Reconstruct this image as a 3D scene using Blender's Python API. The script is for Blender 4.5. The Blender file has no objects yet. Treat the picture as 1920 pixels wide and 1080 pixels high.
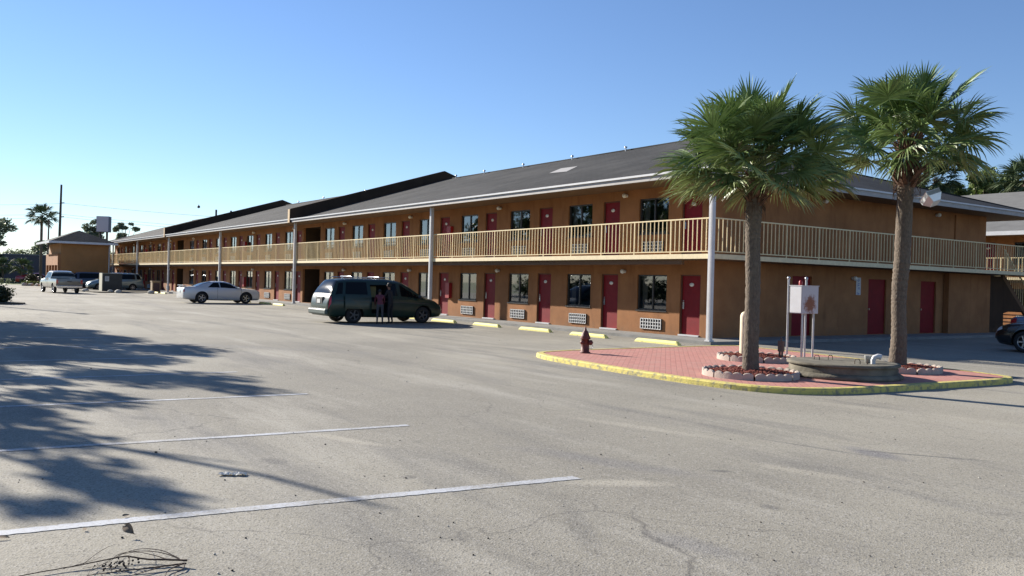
import bpy, bmesh, math, random
from mathutils import Vector, Matrix, Quaternion, noise
R = math.radians
PI = math.pi
S = bpy.context.scene
C = S.collection

# ------------------------------------------------------------------ camera
CAM = Vector((18.3666, -20.2835, 1.7237))
YAW, PITCH, ROLL, FPX = 2.53082477, -0.0054003, 0.0258597, 1637.0
fw = Vector((math.cos(YAW)*math.cos(PITCH), math.sin(YAW)*math.cos(PITCH), math.sin(PITCH)))
rt = fw.cross(Vector((0, 0, 1))).normalized(); up = rt.cross(fw)
rt2 = rt*math.cos(ROLL)+up*math.sin(ROLL); up2 = -rt*math.sin(ROLL)+up*math.cos(ROLL)
cd = bpy.data.cameras.new('camera'); cam = bpy.data.objects.new('camera', cd); C.objects.link(cam)
M3 = Matrix((rt2, up2, -fw)).transposed()
cam.matrix_world = Matrix.Translation(CAM) @ M3.to_4x4()
cd.sensor_width = 36.0; cd.lens = FPX/1920*36.0; cd.clip_end = 5000; cd.clip_start = 0.1
S.camera = cam

# ------------------------------------------------------------------ light
SUN_AZ, SUN_EL = R(16.8), R(22.5)      # direction the light travels, height of the sun
w = bpy.data.worlds.new('World'); S.world = w; w.use_nodes = True
nt = w.node_tree; nt.nodes.clear()
sky = nt.nodes.new('ShaderNodeTexSky'); sky.sky_type = 'NISHITA'; sky.sun_disc = False
sky.sun_elevation = SUN_EL; sky.sun_rotation = math.atan2(-math.cos(SUN_AZ), -math.sin(SUN_AZ)) % (2*PI)
sky.air_density = 1.0; sky.dust_density = 0.0; sky.ozone_density = 4.5; sky.altitude = 0
bg = nt.nodes.new('ShaderNodeBackground'); bg.inputs[1].default_value = 0.071
ow = nt.nodes.new('ShaderNodeOutputWorld'); tn = nt.nodes.new('ShaderNodeMix'); tn.data_type = 'RGBA'; tn.blend_type = 'MULTIPLY'; tn.inputs[0].default_value = 1; tn.inputs[7].default_value = (.97, .94, 1.02, 1)
nt.links.new(sky.outputs[0], tn.inputs[6]); nt.links.new(tn.outputs[2], bg.inputs[0]); nt.links.new(bg.outputs[0], ow.inputs[0])
ld = bpy.data.lights.new('sun', 'SUN'); ld.energy = 5.0; ld.angle = R(0.5); ld.color = (1.0, 0.93, 0.82)
sun = bpy.data.objects.new('sun', ld); C.objects.link(sun)
sd = Vector((math.cos(SUN_EL)*math.cos(SUN_AZ), math.cos(SUN_EL)*math.sin(SUN_AZ), -math.sin(SUN_EL)))
sun.rotation_euler = sd.to_track_quat('-Z', 'Y').to_euler(); sun.location = (-20, -20, 40)
S.view_settings.view_transform = 'Standard'; S.view_settings.look = 'None'; S.view_settings.gamma = 1
S.view_settings.exposure = 1.08
S.cycles.max_bounces = 6; S.cycles.transparent_max_bounces = 16; S.cycles.caustics_reflective = False; S.cycles.caustics_refractive = False

# ------------------------------------------------------------------ materials
MATS = {}
def sh(c):
    return tuple(((v/255)/12.92 if v/255 <= .04045 else ((v/255+.055)/1.055)**2.4) for v in c)
def mat(name, col, rough=.7, metal=0., spec=.5, var=.0, vs=3., bump=0., bs=20., coat=0., col2=None, thr=None, emit=None, soft=.08, stretch=(1,1,1), object_space=False):
    """principled with a noise between col and col2 (or col darker by var)"""
    if name in MATS: return MATS[name]
    m = bpy.data.materials.new(name); m.use_nodes = True; n = m.node_tree.nodes; l = m.node_tree.links
    b = n['Principled BSDF']; b.inputs['Base Color'].default_value = (*col, 1); b.inputs['Roughness'].default_value = rough
    b.inputs['Metallic'].default_value = metal; b.inputs['Specular IOR Level'].default_value = spec
    b.inputs['Coat Weight'].default_value = coat; b.inputs['Coat Roughness'].default_value = .05
    if emit: b.inputs['Emission Color'].default_value = (*col, 1); b.inputs['Emission Strength'].default_value = emit
    co = None
    if var or col2 or bump:
        if object_space:
            tc = n.new('ShaderNodeTexCoord'); co = tc.outputs['Object']
        else:
            g = n.new('ShaderNodeNewGeometry'); co = g.outputs['Position']
        mp = n.new('ShaderNodeMapping'); mp.inputs['Scale'].default_value = stretch; l.new(co, mp.inputs[0]); co = mp.outputs[0]
    if var or col2:
        c2 = col2 if col2 else tuple(v*(1-var) for v in col)
        t = n.new('ShaderNodeTexNoise'); t.inputs['Scale'].default_value = vs; t.inputs['Detail'].default_value = 8; t.inputs['Roughness'].default_value = .62
        l.new(co, t.inputs['Vector'])
        r = n.new('ShaderNodeMapRange'); th = .5 if thr is None else thr; sf = soft if thr is not None else .22
        r.inputs[1].default_value = th-sf; r.inputs[2].default_value = th+sf; l.new(t.outputs[0], r.inputs[0])
        mx = n.new('ShaderNodeMix'); mx.data_type = 'RGBA'; mx.inputs[6].default_value = (*col, 1); mx.inputs[7].default_value = (*c2, 1)
        l.new(r.outputs[0], mx.inputs[0]); l.new(mx.outputs[2], b.inputs['Base Color'])
    if bump:
        t2 = n.new('ShaderNodeTexNoise'); t2.inputs['Scale'].default_value = bs; t2.inputs['Detail'].default_value = 4; l.new(co, t2.inputs['Vector'])
        bp = n.new('ShaderNodeBump'); bp.inputs['Strength'].default_value = bump; bp.inputs['Distance'].default_value = .02
        l.new(t2.outputs[0], bp.inputs['Height']); l.new(bp.outputs[0], b.inputs['Normal'])
    MATS[name] = m; return m

def nodes_mat(name):
    m = bpy.data.materials.new(name); m.use_nodes = True; MATS[name] = m
    return m, m.node_tree.nodes, m.node_tree.links, m.node_tree.nodes['Principled BSDF']
def N_noise(n, l, co, scale, detail=6, rough=.6, stretch=None, rot=0):
    if stretch or rot:
        mp = n.new('ShaderNodeMapping'); mp.inputs['Scale'].default_value = stretch or (1, 1, 1); mp.inputs['Rotation'].default_value = (0, 0, rot)
        l.new(co, mp.inputs[0]); co = mp.outputs[0]
    t = n.new('ShaderNodeTexNoise'); t.inputs['Scale'].default_value = scale; t.inputs['Detail'].default_value = detail; t.inputs['Roughness'].default_value = rough
    l.new(co, t.inputs['Vector']); return t.outputs[0]
def N_range(n, l, v, a, b, c=0., d=1.):
    r = n.new('ShaderNodeMapRange'); r.inputs[1].default_value = a; r.inputs[2].default_value = b; r.inputs[3].default_value = c; r.inputs[4].default_value = d
    l.new(v, r.inputs[0]); return r.outputs[0]
def N_mix(n, l, f, a, b, mode='MIX'):
    mx = n.new('ShaderNodeMix'); mx.data_type = 'RGBA'; mx.blend_type = mode
    if isinstance(f, (int, float)): mx.inputs[0].default_value = f
    else: l.new(f, mx.inputs[0])
    for i, v in ((6, a), (7, b)):
        if isinstance(v, tuple): mx.inputs[i].default_value = (*v, 1)
        else: l.new(v, mx.inputs[i])
    return mx.outputs[2]
def N_math(n, l, op, a, b=None):
    t = n.new('ShaderNodeMath'); t.operation = op
    for i, v in ((0, a), (1, b)):
        if v is None: continue
        if isinstance(v, (int, float)): t.inputs[i].default_value = v
        else: l.new(v, t.inputs[i])
    return t.outputs[0]
def N_bump(n, l, h, b, strength, dist):
    bp = n.new('ShaderNodeBump'); bp.inputs['Strength'].default_value = strength; bp.inputs['Distance'].default_value = dist
    l.new(h, bp.inputs['Height']); l.new(bp.outputs[0], b.inputs['Normal'])

PALE, DRK, GRY = (.42, .385, .31), (.10, .097, .095), (.17, .165, .17)
STAINS = [(12.68, -15.1, .55, .16, 58, PALE, .75), (10.6, -12.8, 1.5, .16, 15, PALE, .5), (13.2, -13.2, .75, .14, 14, PALE, .5), (9.65, -16.35, .75, .13, 20, PALE, .7), (12.95, -11.7, .5, .22, -9, GRY, .8), (13.25, -11.35, .95, .05, 35, DRK, .7), (12.4, -12.0, .8, .04, 10, DRK, .6),
          (12.77, -13.9, .14, .07, 45, DRK, .65), (1.9, -9.65, 3.2, .35, 3, PALE, .35), (-1.7, -7.0, 2.6, .4, 12, PALE, .35), (-6.1, -8.2, 3.6, .45, -7, PALE, .4), (-6, -6.9, 4.5, .12, 4, DRK, .35), (11.5, -8.3, 2.2, .3, 12, PALE, .4), (15.7, -14.55, .5, .25, 78, PALE, .55),
          (13.6, -16.3, .9, .12, 150, DRK, .3), (11.9, -14.6, 1.4, .25, 20, GRY, .4), (-3, -13.5, 5, .5, 40, GRY, .3), (14.3, -15.9, .5, .2, 10, GRY, .45), (-22, -7.5, 7, .4, 2, PALE, .35), (-35, -8.5, 9, .5, -3, GRY, .35), (-30, -6.4, 8, .15, 2, DRK, .4), (-55, -7.6, 10, .5, 0, PALE, .3), (10.4, -17.4, .22, .12, 10, DRK, .55), (7.3, -17.9, .3, .14, 30, DRK, .5), (11.6, -16.6, .10, .08, 0, DRK, .5), (4.0, -17.2, .3, .2, 0, DRK, .5), (13.9, -14.6, .12, .09, 0, DRK, .5)]
def asphalt_color(n, l, co):
    stn = N_noise(n, l, co, 2.6, 6, .68, (1, 1, 1))
    base = (.235, .222, .200)
    big = N_noise(n, l, co, .11, 5, .6)
    c = N_mix(n, l, N_range(n, l, big, .38, .62), (.225, .208, .172), (.335, .310, .252))
    streak = N_noise(n, l, co, .5, 7, .65, (.22, 1.3, 1), R(-8))
    c = N_mix(n, l, N_range(n, l, streak, .52, .68, 0, .85), c, (.38, .355, .30))
    st2 = N_noise(n, l, co, .8, 6, .6, (.16, 1.0, 1), R(22))
    c = N_mix(n, l, N_range(n, l, st2, .54, .70, 0, .75), c, (.135, .130, .124))
    blot = N_noise(n, l, co, 1.5, 8, .7)
    c = N_mix(n, l, N_range(n, l, blot, .60, .72, 0, .5), c, (.145, .138, .132))
    c = N_mix(n, l, N_range(n, l, blot, .36, .27, 0, .5), c, (.33, .31, .275))
    # worn, patched and stained places: (x, y, half-length, half-width, heading, colour, amount)
    for (x, y, a, b_, ro, cc, am) in STAINS:
        mp = n.new('ShaderNodeMapping'); mp.vector_type = 'TEXTURE'; mp.inputs['Location'].default_value = (x, y, 0); mp.inputs['Rotation'].default_value = (0, 0, R(ro)); mp.inputs['Scale'].default_value = (a, b_, 1e3)
        l.new(co, mp.inputs[0]); ln = n.new('ShaderNodeVectorMath'); ln.operation = 'LENGTH'; l.new(mp.outputs[0], ln.inputs[0])
        v = N_math(n, l, 'ADD', ln.outputs['Value'], N_math(n, l, 'MULTIPLY', stn, 1.1))
        c = N_mix(n, l, N_range(n, l, v, .95, 1.55, am, 0), c, cc)
    # aggregate
    vo = n.new('ShaderNodeTexVoronoi'); vo.inputs['Scale'].default_value = 75; l.new(co, vo.inputs['Vector'])
    sep = n.new('ShaderNodeSeparateColor'); l.new(vo.outputs['Color'], sep.inputs[0])
    c = N_mix(n, l, N_range(n, l, sep.outputs[0], .72, .95, 0, .40), c, (.48, .46, .42))
    c = N_mix(n, l, N_range(n, l, sep.outputs[1], .78, .97, 0, .55), c, (.07, .068, .065))
    fine = N_noise(n, l, co, 190, 2, .5)
    c = N_mix(n, l, N_range(n, l, fine, .58, .72, 0, .28), c, (.085, .08, .075))
    return c, fine, vo
def asphalt():
    m, n, l, b = nodes_mat('asphalt')
    g = n.new('ShaderNodeNewGeometry'); co = g.outputs['Position']
    c, fine, vo = asphalt_color(n, l, co)
    # a few thin cracks: cell borders warped, masked by large noise
    wv = N_noise(n, l, co, 1.1, 5, .6)
    add = n.new('ShaderNodeVectorMath'); add.operation = 'ADD'; l.new(co, add.inputs[0])
    cmb = n.new('ShaderNodeCombineXYZ'); l.new(wv, cmb.inputs[0]); l.new(N_noise(n, l, co, .9, 5, .6), cmb.inputs[1]); l.new(cmb.outputs[0], add.inputs[1])
    v2 = n.new('ShaderNodeTexVoronoi'); v2.feature = 'DISTANCE_TO_EDGE'; v2.inputs['Scale'].default_value = .22; l.new(add.outputs[0], v2.inputs['Vector'])
    mask = N_range(n, l, N_noise(n, l, co, .15, 3, .5), .50, .62)
    cr = N_math(n, l, 'MULTIPLY', N_range(n, l, v2.outputs[0], .0, .004, .55, 0.), mask)
    c = N_mix(n, l, cr, c, (.075, .07, .068))
    l.new(c, b.inputs['Base Color']); b.inputs['Roughness'].default_value = .9; b.inputs['Specular IOR Level'].default_value = .25
    h = N_math(n, l, 'ADD', N_math(n, l, 'MULTIPLY', fine, .5), N_math(n, l, 'MULTIPLY', vo.outputs['Distance'], 1.0))
    N_bump(n, l, h, b, .32, .008)
    return m
def paint_on_asphalt(name, col, wear_lo=.42, wear_hi=.62):
    m, n, l, b = nodes_mat(name)
    g = n.new('ShaderNodeNewGeometry'); co = g.outputs['Position']
    c, fine, vo = asphalt_color(n, l, co)
    k = N_math(n, l, 'ADD', N_math(n, l, 'MULTIPLY', N_noise(n, l, co, 38, 6, .75), .6), N_math(n, l, 'MULTIPLY', N_noise(n, l, co, 1.4, 3, .5), .4))
    c = N_mix(n, l, N_range(n, l, k, wear_lo, wear_hi, 1, .12), c, col)
    l.new(c, b.inputs['Base Color']); b.inputs['Roughness'].default_value = .8; b.inputs['Specular IOR Level'].default_value = .25
    N_bump(n, l, fine, b, .3, .005)
    return m
def shingles():
    m, n, l, b = nodes_mat('roof_shingles')
    tc = n.new('ShaderNodeTexCoord'); uv = tc.outputs['UV']
    br = n.new('ShaderNodeTexBrick'); l.new(uv, br.inputs['Vector']); br.inputs['Scale'].default_value = 1.0
    br.inputs['Brick Width'].default_value = .33; br.inputs['Row Height'].default_value = .145; br.inputs['Mortar Size'].default_value = .008
    br.inputs['Color1'].default_value = (.024, .0245, .025, 1); br.inputs['Color2'].default_value = (.036, .036, .0365, 1); br.inputs['Mortar'].default_value = (.014, .014, .014, 1)
    g = n.new('ShaderNodeNewGeometry')
    big = N_noise(n, l, g.outputs['Position'], .35, 6, .65)
    c = N_mix(n, l, N_range(n, l, big, .42, .62, 0, .75), br.outputs['Color'], (.058, .057, .056))
    sp = N_noise(n, l, g.outputs['Position'], 9, 4, .6)
    c = N_mix(n, l, N_range(n, l, N_noise(n, l, g.outputs['Position'], 1.3, 6, .7, (.5, 1.6, 1)), .58, .70, 0, .6), c, (.020, .020, .021))
    l.new(c, b.inputs['Base Color']); b.inputs['Roughness'].default_value = .92; b.inputs['Specular IOR Level'].default_value = .2
    N_bump(n, l, N_math(n, l, 'SUBTRACT', 1.0, br.outputs['Fac']), b, .5, .01)
    return m
def glass(name, tint=(.02, .025, .03), see=.62):
    m = bpy.data.materials.new(name); m.use_nodes = True; n = m.node_tree.nodes; l = m.node_tree.links; n.clear()
    o = n.new('ShaderNodeOutputMaterial'); tr = n.new('ShaderNodeBsdfTransparent'); tr.inputs[0].default_value = (see, see, see, 1)
    gl = n.new('ShaderNodeBsdfGlossy'); gl.inputs['Roughness'].default_value = .02; gl.inputs[0].default_value = (.92, .95, 1, 1)
    fr = n.new('ShaderNodeFresnel'); fr.inputs[0].default_value = 1.52
    k = N_math(n, l, 'ADD', N_math(n, l, 'MULTIPLY', fr.outputs[0], 1.7), .05)
    mx = n.new('ShaderNodeMixShader'); l.new(k, mx.inputs[0]); l.new(tr.outputs[0], mx.inputs[1]); l.new(gl.outputs[0], mx.inputs[2]); l.new(mx.outputs[0], o.inputs[0])
    MATS[name] = m; return m
def stucco(name, col):
    m, n, l, b = nodes_mat(name)
    g = n.new('ShaderNodeNewGeometry'); co = g.outputs['Position']
    c = N_mix(n, l, N_range(n, l, N_noise(n, l, co, .9, 7, .65), .35, .68, 0, 1), tuple(v*.78 for v in col), tuple(min(1, v*1.10) for v in col))
    dr = N_noise(n, l, co, 3.0, 5, .6, (1, 1, .18))
    c = N_mix(n, l, N_range(n, l, dr, .54, .72, 0, .6), c, tuple(v*.55 for v in col))
    # splashed dirt near the ground
    sx = n.new('ShaderNodeSeparateXYZ'); l.new(co, sx.inputs[0])
    low = N_math(n, l, 'MULTIPLY', N_range(n, l, sx.outputs[2], .5, .1, 0, 1), N_range(n, l, N_noise(n, l, co, 5, 5, .7), .40, .70, 0, .6))
    c = N_mix(n, l, low, c, (.20, .13, .08))
    l.new(c, b.inputs['Base Color']); b.inputs['Roughness'].default_value = .88; b.inputs['Specular IOR Level'].default_value = .25
    N_bump(n, l, N_noise(n, l, co, 60, 4, .6), b, .35, .01)
    return m
def leafmat(name, c1, c2, trans=.25, rough=.5, vs=1.5, attr=None):
    m, n, l, b = nodes_mat(name)
    g = n.new('ShaderNodeNewGeometry')
    t = N_noise(n, l, g.outputs['Position'], vs, 4, .6)
    c = N_mix(n, l, N_range(n, l, t, .35, .65), c1, c2)
    rnd = N_range(n, l, g.outputs['Random Per Island'], 0, 1, .0, .7)
    c = N_mix(n, l, rnd, c, tuple(v*1.5 for v in c2))
    if attr:
        a = n.new('ShaderNodeVertexColor'); a.layer_name = 'tint'
        sp = n.new('ShaderNodeSeparateColor'); l.new(a.outputs[0], sp.inputs[0])
        c = N_mix(n, l, sp.outputs[0], c, attr)
    l.new(c, b.inputs['Base Color']); b.inputs['Roughness'].default_value = rough; b.inputs['Specular IOR Level'].default_value = .45
    td = n.new('ShaderNodeBsdfTranslucent'); l.new(c, td.inputs[0])
    mx = n.new('ShaderNodeMixShader'); mx.inputs[0].default_value = trans
    o = [x for x in n if x.type == 'OUTPUT_MATERIAL'][0]
    l.new(b.outputs[0], mx.inputs[1]); l.new(td.outputs[0], mx.inputs[2]); l.new(mx.outputs[0], o.inputs[0])
    return m

ASPH = asphalt(); PAINT = paint_on_asphalt('worn_white_paint', (.50, .515, .54), .44, .60); PAINT2 = paint_on_asphalt('faded_white_paint', (.58, .59, .60), .42, .60)
SHING = shingles(); SHING2 = mat('pale_roof_shingles', (.17, .168, .16), .9, var=.3, vs=1.2, bump=.3, bs=30); GLASS = glass('window_glass'); 
WALL = WALL2 = stucco('ochre_stucco', (.350, .160, .068))
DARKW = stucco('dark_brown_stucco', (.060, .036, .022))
CREAM = mat('cream_paint', (.79, .66, .41), .6, var=.22, vs=6, bump=.1)
RAILM = mat('beige_rail_paint', (.80, .65, .37), .5, var=.18, vs=9)
WHITE = mat('white_metal', (.62, .62, .63), .45, var=.18, vs=4)
GUTTER = mat('white_gutter', (.66, .66, .67), .4, var=.2, vs=2.5)
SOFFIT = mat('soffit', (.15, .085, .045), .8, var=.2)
DOORM = mat('red_door_paint', (.23, .007, .013), .55, spec=.25, var=.3, vs=3, bump=.05)
DOORF = mat('dark_door_frame', (.10, .035, .02), .6)
BRONZE = mat('dark_window_frame', (.035, .030, .027), .4)
CURT = mat('curtain_cloth', (.30, .29, .24), .9, var=.35, vs=14, stretch=(6, 6, .1))
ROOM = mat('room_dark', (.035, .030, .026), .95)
ACW = mat('white_grille', (.80, .80, .78), .5, var=.15, vs=8)
ACD = mat('grille_dark', (.03, .03, .032), .8)
CONC = mat('concrete_walk', (.27, .265, .25), .9, var=.35, vs=2.2, bump=.2, bs=40)
CONCD = mat('old_concrete', (.21, .19, .145), .92, col2=(.06, .052, .038), vs=2.6, bump=.5, bs=18)
YEL = mat('yellow_paint', (.82, .74, .24), .7, col2=(.52, .48, .22), thr=.62, vs=7, bump=.25, bs=30)
YELK = mat('yellow_kerb_paint', (.62, .52, .14), .8, col2=(.25, .23, .15), thr=.56, vs=9, bump=.4, bs=30)
GLOBE = mat('globe_white', (.78, .77, .72), .3)
CHROME = mat('metal_handle', (.45, .45, .46), .3, metal=.9)
REDB = mat('extinguisher_red', (.30, .012, .015), .45)
GALV = mat('galvanised_steel', (.50, .51, .53), .38, metal=.7, var=.25, vs=8)
TRUNK = mat('palm_bark', (.17, .135, .10), .95, col2=(.075, .06, .048), vs=26, bump=1.0, bs=34, stretch=(1, 1, .55))
BOOT = mat('palm_boot', (.16, .085, .050), .95, col2=(.05, .027, .018), vs=9, bump=.6, bs=25)
BARK = mat('tree_bark', (.10, .078, .058), .95, var=.5, vs=12, bump=.8, bs=18)
BLACK = mat('black_rubber', (.018, .018, .019), .8, var=.2)
DARK = mat('car_under', (.012, .012, .012), .9)
PFROND = leafmat('palm_frond', (.062, .118, .030), (.135, .195, .065), .12, .40, 3, attr=(.24, .21, .075))
FARP = leafmat('far_palm_frond', (.035, .065, .025), (.06, .09, .04), .1, .8, 1, attr=(.12, .11, .05))
OAKL = leafmat('oak_leaves', (.035, .058, .018), (.065, .095, .030), .25)
PINEL = leafmat('pine_needles', (.085, .14, .035), (.16, .21, .065), .25)
FARL = leafmat('far_leaves', (.10, .125, .08), (.16, .185, .11), .3)
HEDGE = leafmat('hedge_leaves', (.09, .13, .03), (.17, .20, .07), .25)
DARKL = leafmat('shrub_leaves', (.018, .028, .012), (.035, .045, .02), .2)

# ------------------------------------------------------------------ geometry helpers
class MB:
    def __init__(s): s.v = []; s.f = []; s.m = []; s.uv = {}; s.sm = []
    def face(s, pts, mi=0, uv=None, smooth=False):
        b = len(s.v); s.v += [tuple(p) for p in pts]; s.f.append(tuple(range(b, b+len(pts)))); s.m.append(mi); s.sm.append(smooth)
        if uv: s.uv[len(s.f)-1] = uv
    def add(s, vs, fs, mi=0, smooth=False):
        b = len(s.v); s.v += [tuple(p) for p in vs]
        for f in fs: s.f.append(tuple(i+b for i in f)); s.m.append(mi); s.sm.append(smooth)
    def box(s, a, b, mi=0, mtx=None):
        x0, y0, z0 = a; x1, y1, z1 = b
        vs = [Vector(p) for p in ((x0,y0,z0),(x1,y0,z0),(x1,y1,z0),(x0,y1,z0),(x0,y0,z1),(x1,y0,z1),(x1,y1,z1),(x0,y1,z1))]
        if mtx: vs = [mtx @ p for p in vs]
        s.add(vs, [(0,3,2,1),(4,5,6,7),(0,1,5,4),(1,2,6,5),(2,3,7,6),(3,0,4,7)], mi)
    def cbox(s, c, d, mi=0, mtx=None):
        s.box([c[i]-d[i]/2 for i in range(3)], [c[i]+d[i]/2 for i in range(3)], mi, mtx)
    def tube(s, path, rad, seg=8, mi=0, caps=True, smooth=True):
        path = [Vector(p) for p in path]; n = len(path)
        rad = rad if isinstance(rad, (list, tuple)) else [rad]*n
        prev = None; vs = []
        for i, p in enumerate(path):
            t = (path[min(i+1, n-1)]-path[max(i-1, 0)]).normalized()
            if prev is None:
                a = Vector((0, 0, 1)) if abs(t.z) < .9 else Vector((1, 0, 0)); u = t.cross(a).normalized()
            else: u = (prev-t*prev.dot(t)).normalized()
            prev = u; v = t.cross(u)
            for k in range(seg):
                an = 2*PI*k/seg; vs.append(p+(u*math.cos(an)+v*math.sin(an))*rad[i])
        fs = []
        for i in range(n-1):
            for k in range(seg):
                k2 = (k+1) % seg; fs.append((i*seg+k, i*seg+k2, (i+1)*seg+k2, (i+1)*seg+k))
        s.add(vs, fs, mi, smooth)
        if caps:
            s.add(vs[:seg], [tuple(range(seg))[::-1]], mi); s.add(vs[-seg:], [tuple(range(seg))], mi)
    def lathe(s, prof, c=(0,0,0), seg=20, mi=0, axis='z', smooth=True, mtx=None):
        vs = []
        for (r, z) in prof:
            for k in range(seg):
                a = 2*PI*k/seg; x, y = r*math.cos(a), r*math.sin(a)
                p = {'z': (x, y, z), 'y': (x, z, y), 'x': (z, x, y)}[axis]
                p = Vector(p)
                if mtx: p = mtx @ p
                vs.append(p+Vector(c))
        fs = []
        for i in range(len(prof)-1):
            for k in range(seg):
                k2 = (k+1) % seg; q = (i*seg+k, i*seg+k2, (i+1)*seg+k2, (i+1)*seg+k); fs.append(q)
        s.add(vs, fs, mi, smooth)
    def prism(s, poly, z0, z1, mi=0, side=None):
        n = len(poly); vs = [(x, y, z0) for x, y in poly]+[(x, y, z1) for x, y in poly]
        s.add(vs, [tuple(range(n, 2*n))], mi); s.add(vs, [tuple(range(n))[::-1]], mi)
        s.add(vs, [(i, (i+1) % n, n+(i+1) % n, n+i) for i in range(n)], side if side is not None else mi)
    def sphere(s, c, r, seg=12, rings=8, mi=0, sc=(1,1,1)):
        prof = []; vs = []
        for i in range(rings+1):
            a = PI*i/rings
            for k in range(seg):
                b = 2*PI*k/seg; vs.append((c[0]+r*sc[0]*math.sin(a)*math.cos(b), c[1]+r*sc[1]*math.sin(a)*math.sin(b), c[2]+r*sc[2]*math.cos(a)))
        s.add(vs, [(i*seg+k, (i+1)*seg+k, (i+1)*seg+(k+1) % seg, i*seg+(k+1) % seg) for i in range(rings) for k in range(seg)], mi, True)
    def mesh(s, name, mats):
        me = bpy.data.meshes.new(name); me.from_pydata(s.v, [], s.f)
        for m in (mats if isinstance(mats, (list, tuple)) else [mats]): me.materials.append(m)
        me.polygons.foreach_set('material_index', s.m); me.polygons.foreach_set('use_smooth', s.sm)
        if s.uv:
            u = me.uv_layers.new(name='uv')
            for fi, uv in s.uv.items():
                for li, c in zip(me.polygons[fi].loop_indices, uv): u.data[li].uv = c
        me.update(); return me
    def build(s, name, mats, parent=None, bevel=0., loc=None, rot=None, weld=False, recalc=False):
        me = s.mesh(name, mats)
        if weld or recalc:
            bm = bmesh.new(); bm.from_mesh(me)
            bmesh.ops.remove_doubles(bm, verts=bm.verts, dist=1e-4)
            bmesh.ops.recalc_face_normals(bm, faces=bm.faces); bm.to_mesh(me); bm.free()
        o = bpy.data.objects.new(name, me); C.objects.link(o)
        if parent: o.parent = parent
        if loc: o.location = loc
        if rot: o.rotation_euler = rot
        if bevel:
            b = o.modifiers.new('bevel', 'BEVEL'); b.width = bevel; b.segments = 2; b.limit_method = 'ANGLE'; b.angle_limit = R(40)
        return o
def empty(name, loc, rz=0):
    o = bpy.data.objects.new(name, None); C.objects.link(o); o.location = loc; o.rotation_euler = (0, 0, rz); o.empty_display_size = .3; return o
def tag(o, label=None, cat=None, group=None, kind=None):
    if label: o['label'] = label
    if cat: o['category'] = cat
    if group: o['group'] = group
    if kind: o['kind'] = kind
    return o
def kids(o): return [c for c in bpy.data.objects if c.parent == o]
CHILD = {}
def copy_tree(o, parent=None, loc=None, rz=None):
    c = o.copy(); C.objects.link(c); c.parent = parent
    if loc is not None: c.location = loc
    if rz is not None: c.rotation_euler = (0, 0, rz)
    for ch in kids(o): copy_tree(ch, c)
    return c

exec_parts = []
# ------------------------------------------------------------------ the setting
grass_m, n_, l_, b_ = nodes_mat('verge_grass')
g_ = n_.new('ShaderNodeNewGeometry')
c_ = N_mix(n_, l_, N_range(n_, l_, N_noise(n_, l_, g_.outputs['Position'], .5, 8, .7), .35, .65), (.11, .15, .035), (.19, .21, .07))
l_.new(c_, b_.inputs['Base Color']); b_.inputs['Roughness'].default_value = .95
def sheet(name, poly, z, m, kind='structure'):
    b = MB(); b.face([(x, y, z) for x, y in poly], 0)
    return tag(b.build(name, m), kind=kind)
sheet('ground', [(-2500, -2500), (2500, -2500), (2500, 2500), (-2500, 2500)], -.02, grass_m)
sheet('parking_lot', [(-103, -70), (70, -70), (70, 60), (-103, 60)], 0, ASPH)
sheet('road', [(-135, -400), (-150, -400), (-150, 400), (-135, 400)], -.012, mat('road_asphalt', (.16, .155, .15), .9, var=.3, vs=1.))
def rect(x0, y0, x1, y1): return [(x0, y0), (x1, y0), (x1, y1), (x0, y1)]
b = MB(); b.prism([(-98, -.12), (.16, -.12), (.16, 31), (-1.6, 31), (-1.6, 1.6), (-98, 1.6)], -.1, .1)
tag(b.build('walkway', CONC, bevel=.015), kind='structure')
# parking lines
for i, (x0, x1, wd, m) in enumerate([(11.80, 12.31, .125, PAINT), (8.78, 9.16, .11, PAINT), (5.64, 6.02, .11, PAINT), (2.50, 2.70, .11, PAINT), (-.71, -.50, .11, PAINT),
                       (-4.1, -3.75, .11, PAINT), (-7.2, -6.9, .11, PAINT), (-10.3, -10.1, .08, PAINT2)]):
    b = MB(); yn = -21.5; y1 = -15.3+(.5 if i in (4, 5) else 0)
    sl = (x1-x0)/4.3
    rd = random.Random(i); NS = 160; vs = []
    for k in range(NS+1):
        y = yn+(y1-yn)*k/NS; xc = x0+sl*(y+19.7)+.012*math.sin(y*1.1+i); vs += [(xc-wd/2+rd.uniform(-.007, .007), y, .004), (xc+wd/2+rd.uniform(-.007, .007), y, .004)]
    b.add(vs, [(2*k, 2*k+1, 2*k+3, 2*k+2) for k in range(NS)])
    tag(b.build('parking_line', m), kind='structure')

# ------------------------------------------------------------------ building kit
def grid_wall(mb, P, u0, u1, z0, z1, ops, depth, mi=0, mr=0):
    us = sorted(set([u0, u1]+[o[0] for o in ops]+[o[1] for o in ops])); zs = sorted(set([z0, z1]+[o[2] for o in ops]+[o[3] for o in ops]))
    for i in range(len(us)-1):
        for j in range(len(zs)-1):
            cu, cz = (us[i]+us[i+1])/2, (zs[j]+zs[j+1])/2
            if any(o[0] < cu < o[1] and o[2] < cz < o[3] for o in ops): continue
            mb.face([P(us[i], 0, zs[j]), P(us[i+1], 0, zs[j]), P(us[i+1], 0, zs[j+1]), P(us[i], 0, zs[j+1])], mi)
    for (a, c, d, e) in ops:
        mb.face([P(a, 0, d), P(a, depth, d), P(a, depth, e), P(a, 0, e)], mr)
        mb.face([P(c, 0, d), P(c, depth, d), P(c, depth, e), P(c, 0, e)], mr)
        mb.face([P(a, 0, d), P(c, 0, d), P(c, depth, d), P(a, depth, d)], mr)
        mb.face([P(a, 0, e), P(c, 0, e), P(c, depth, e), P(a, depth, e)], mr)
PROTO = {}
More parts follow.
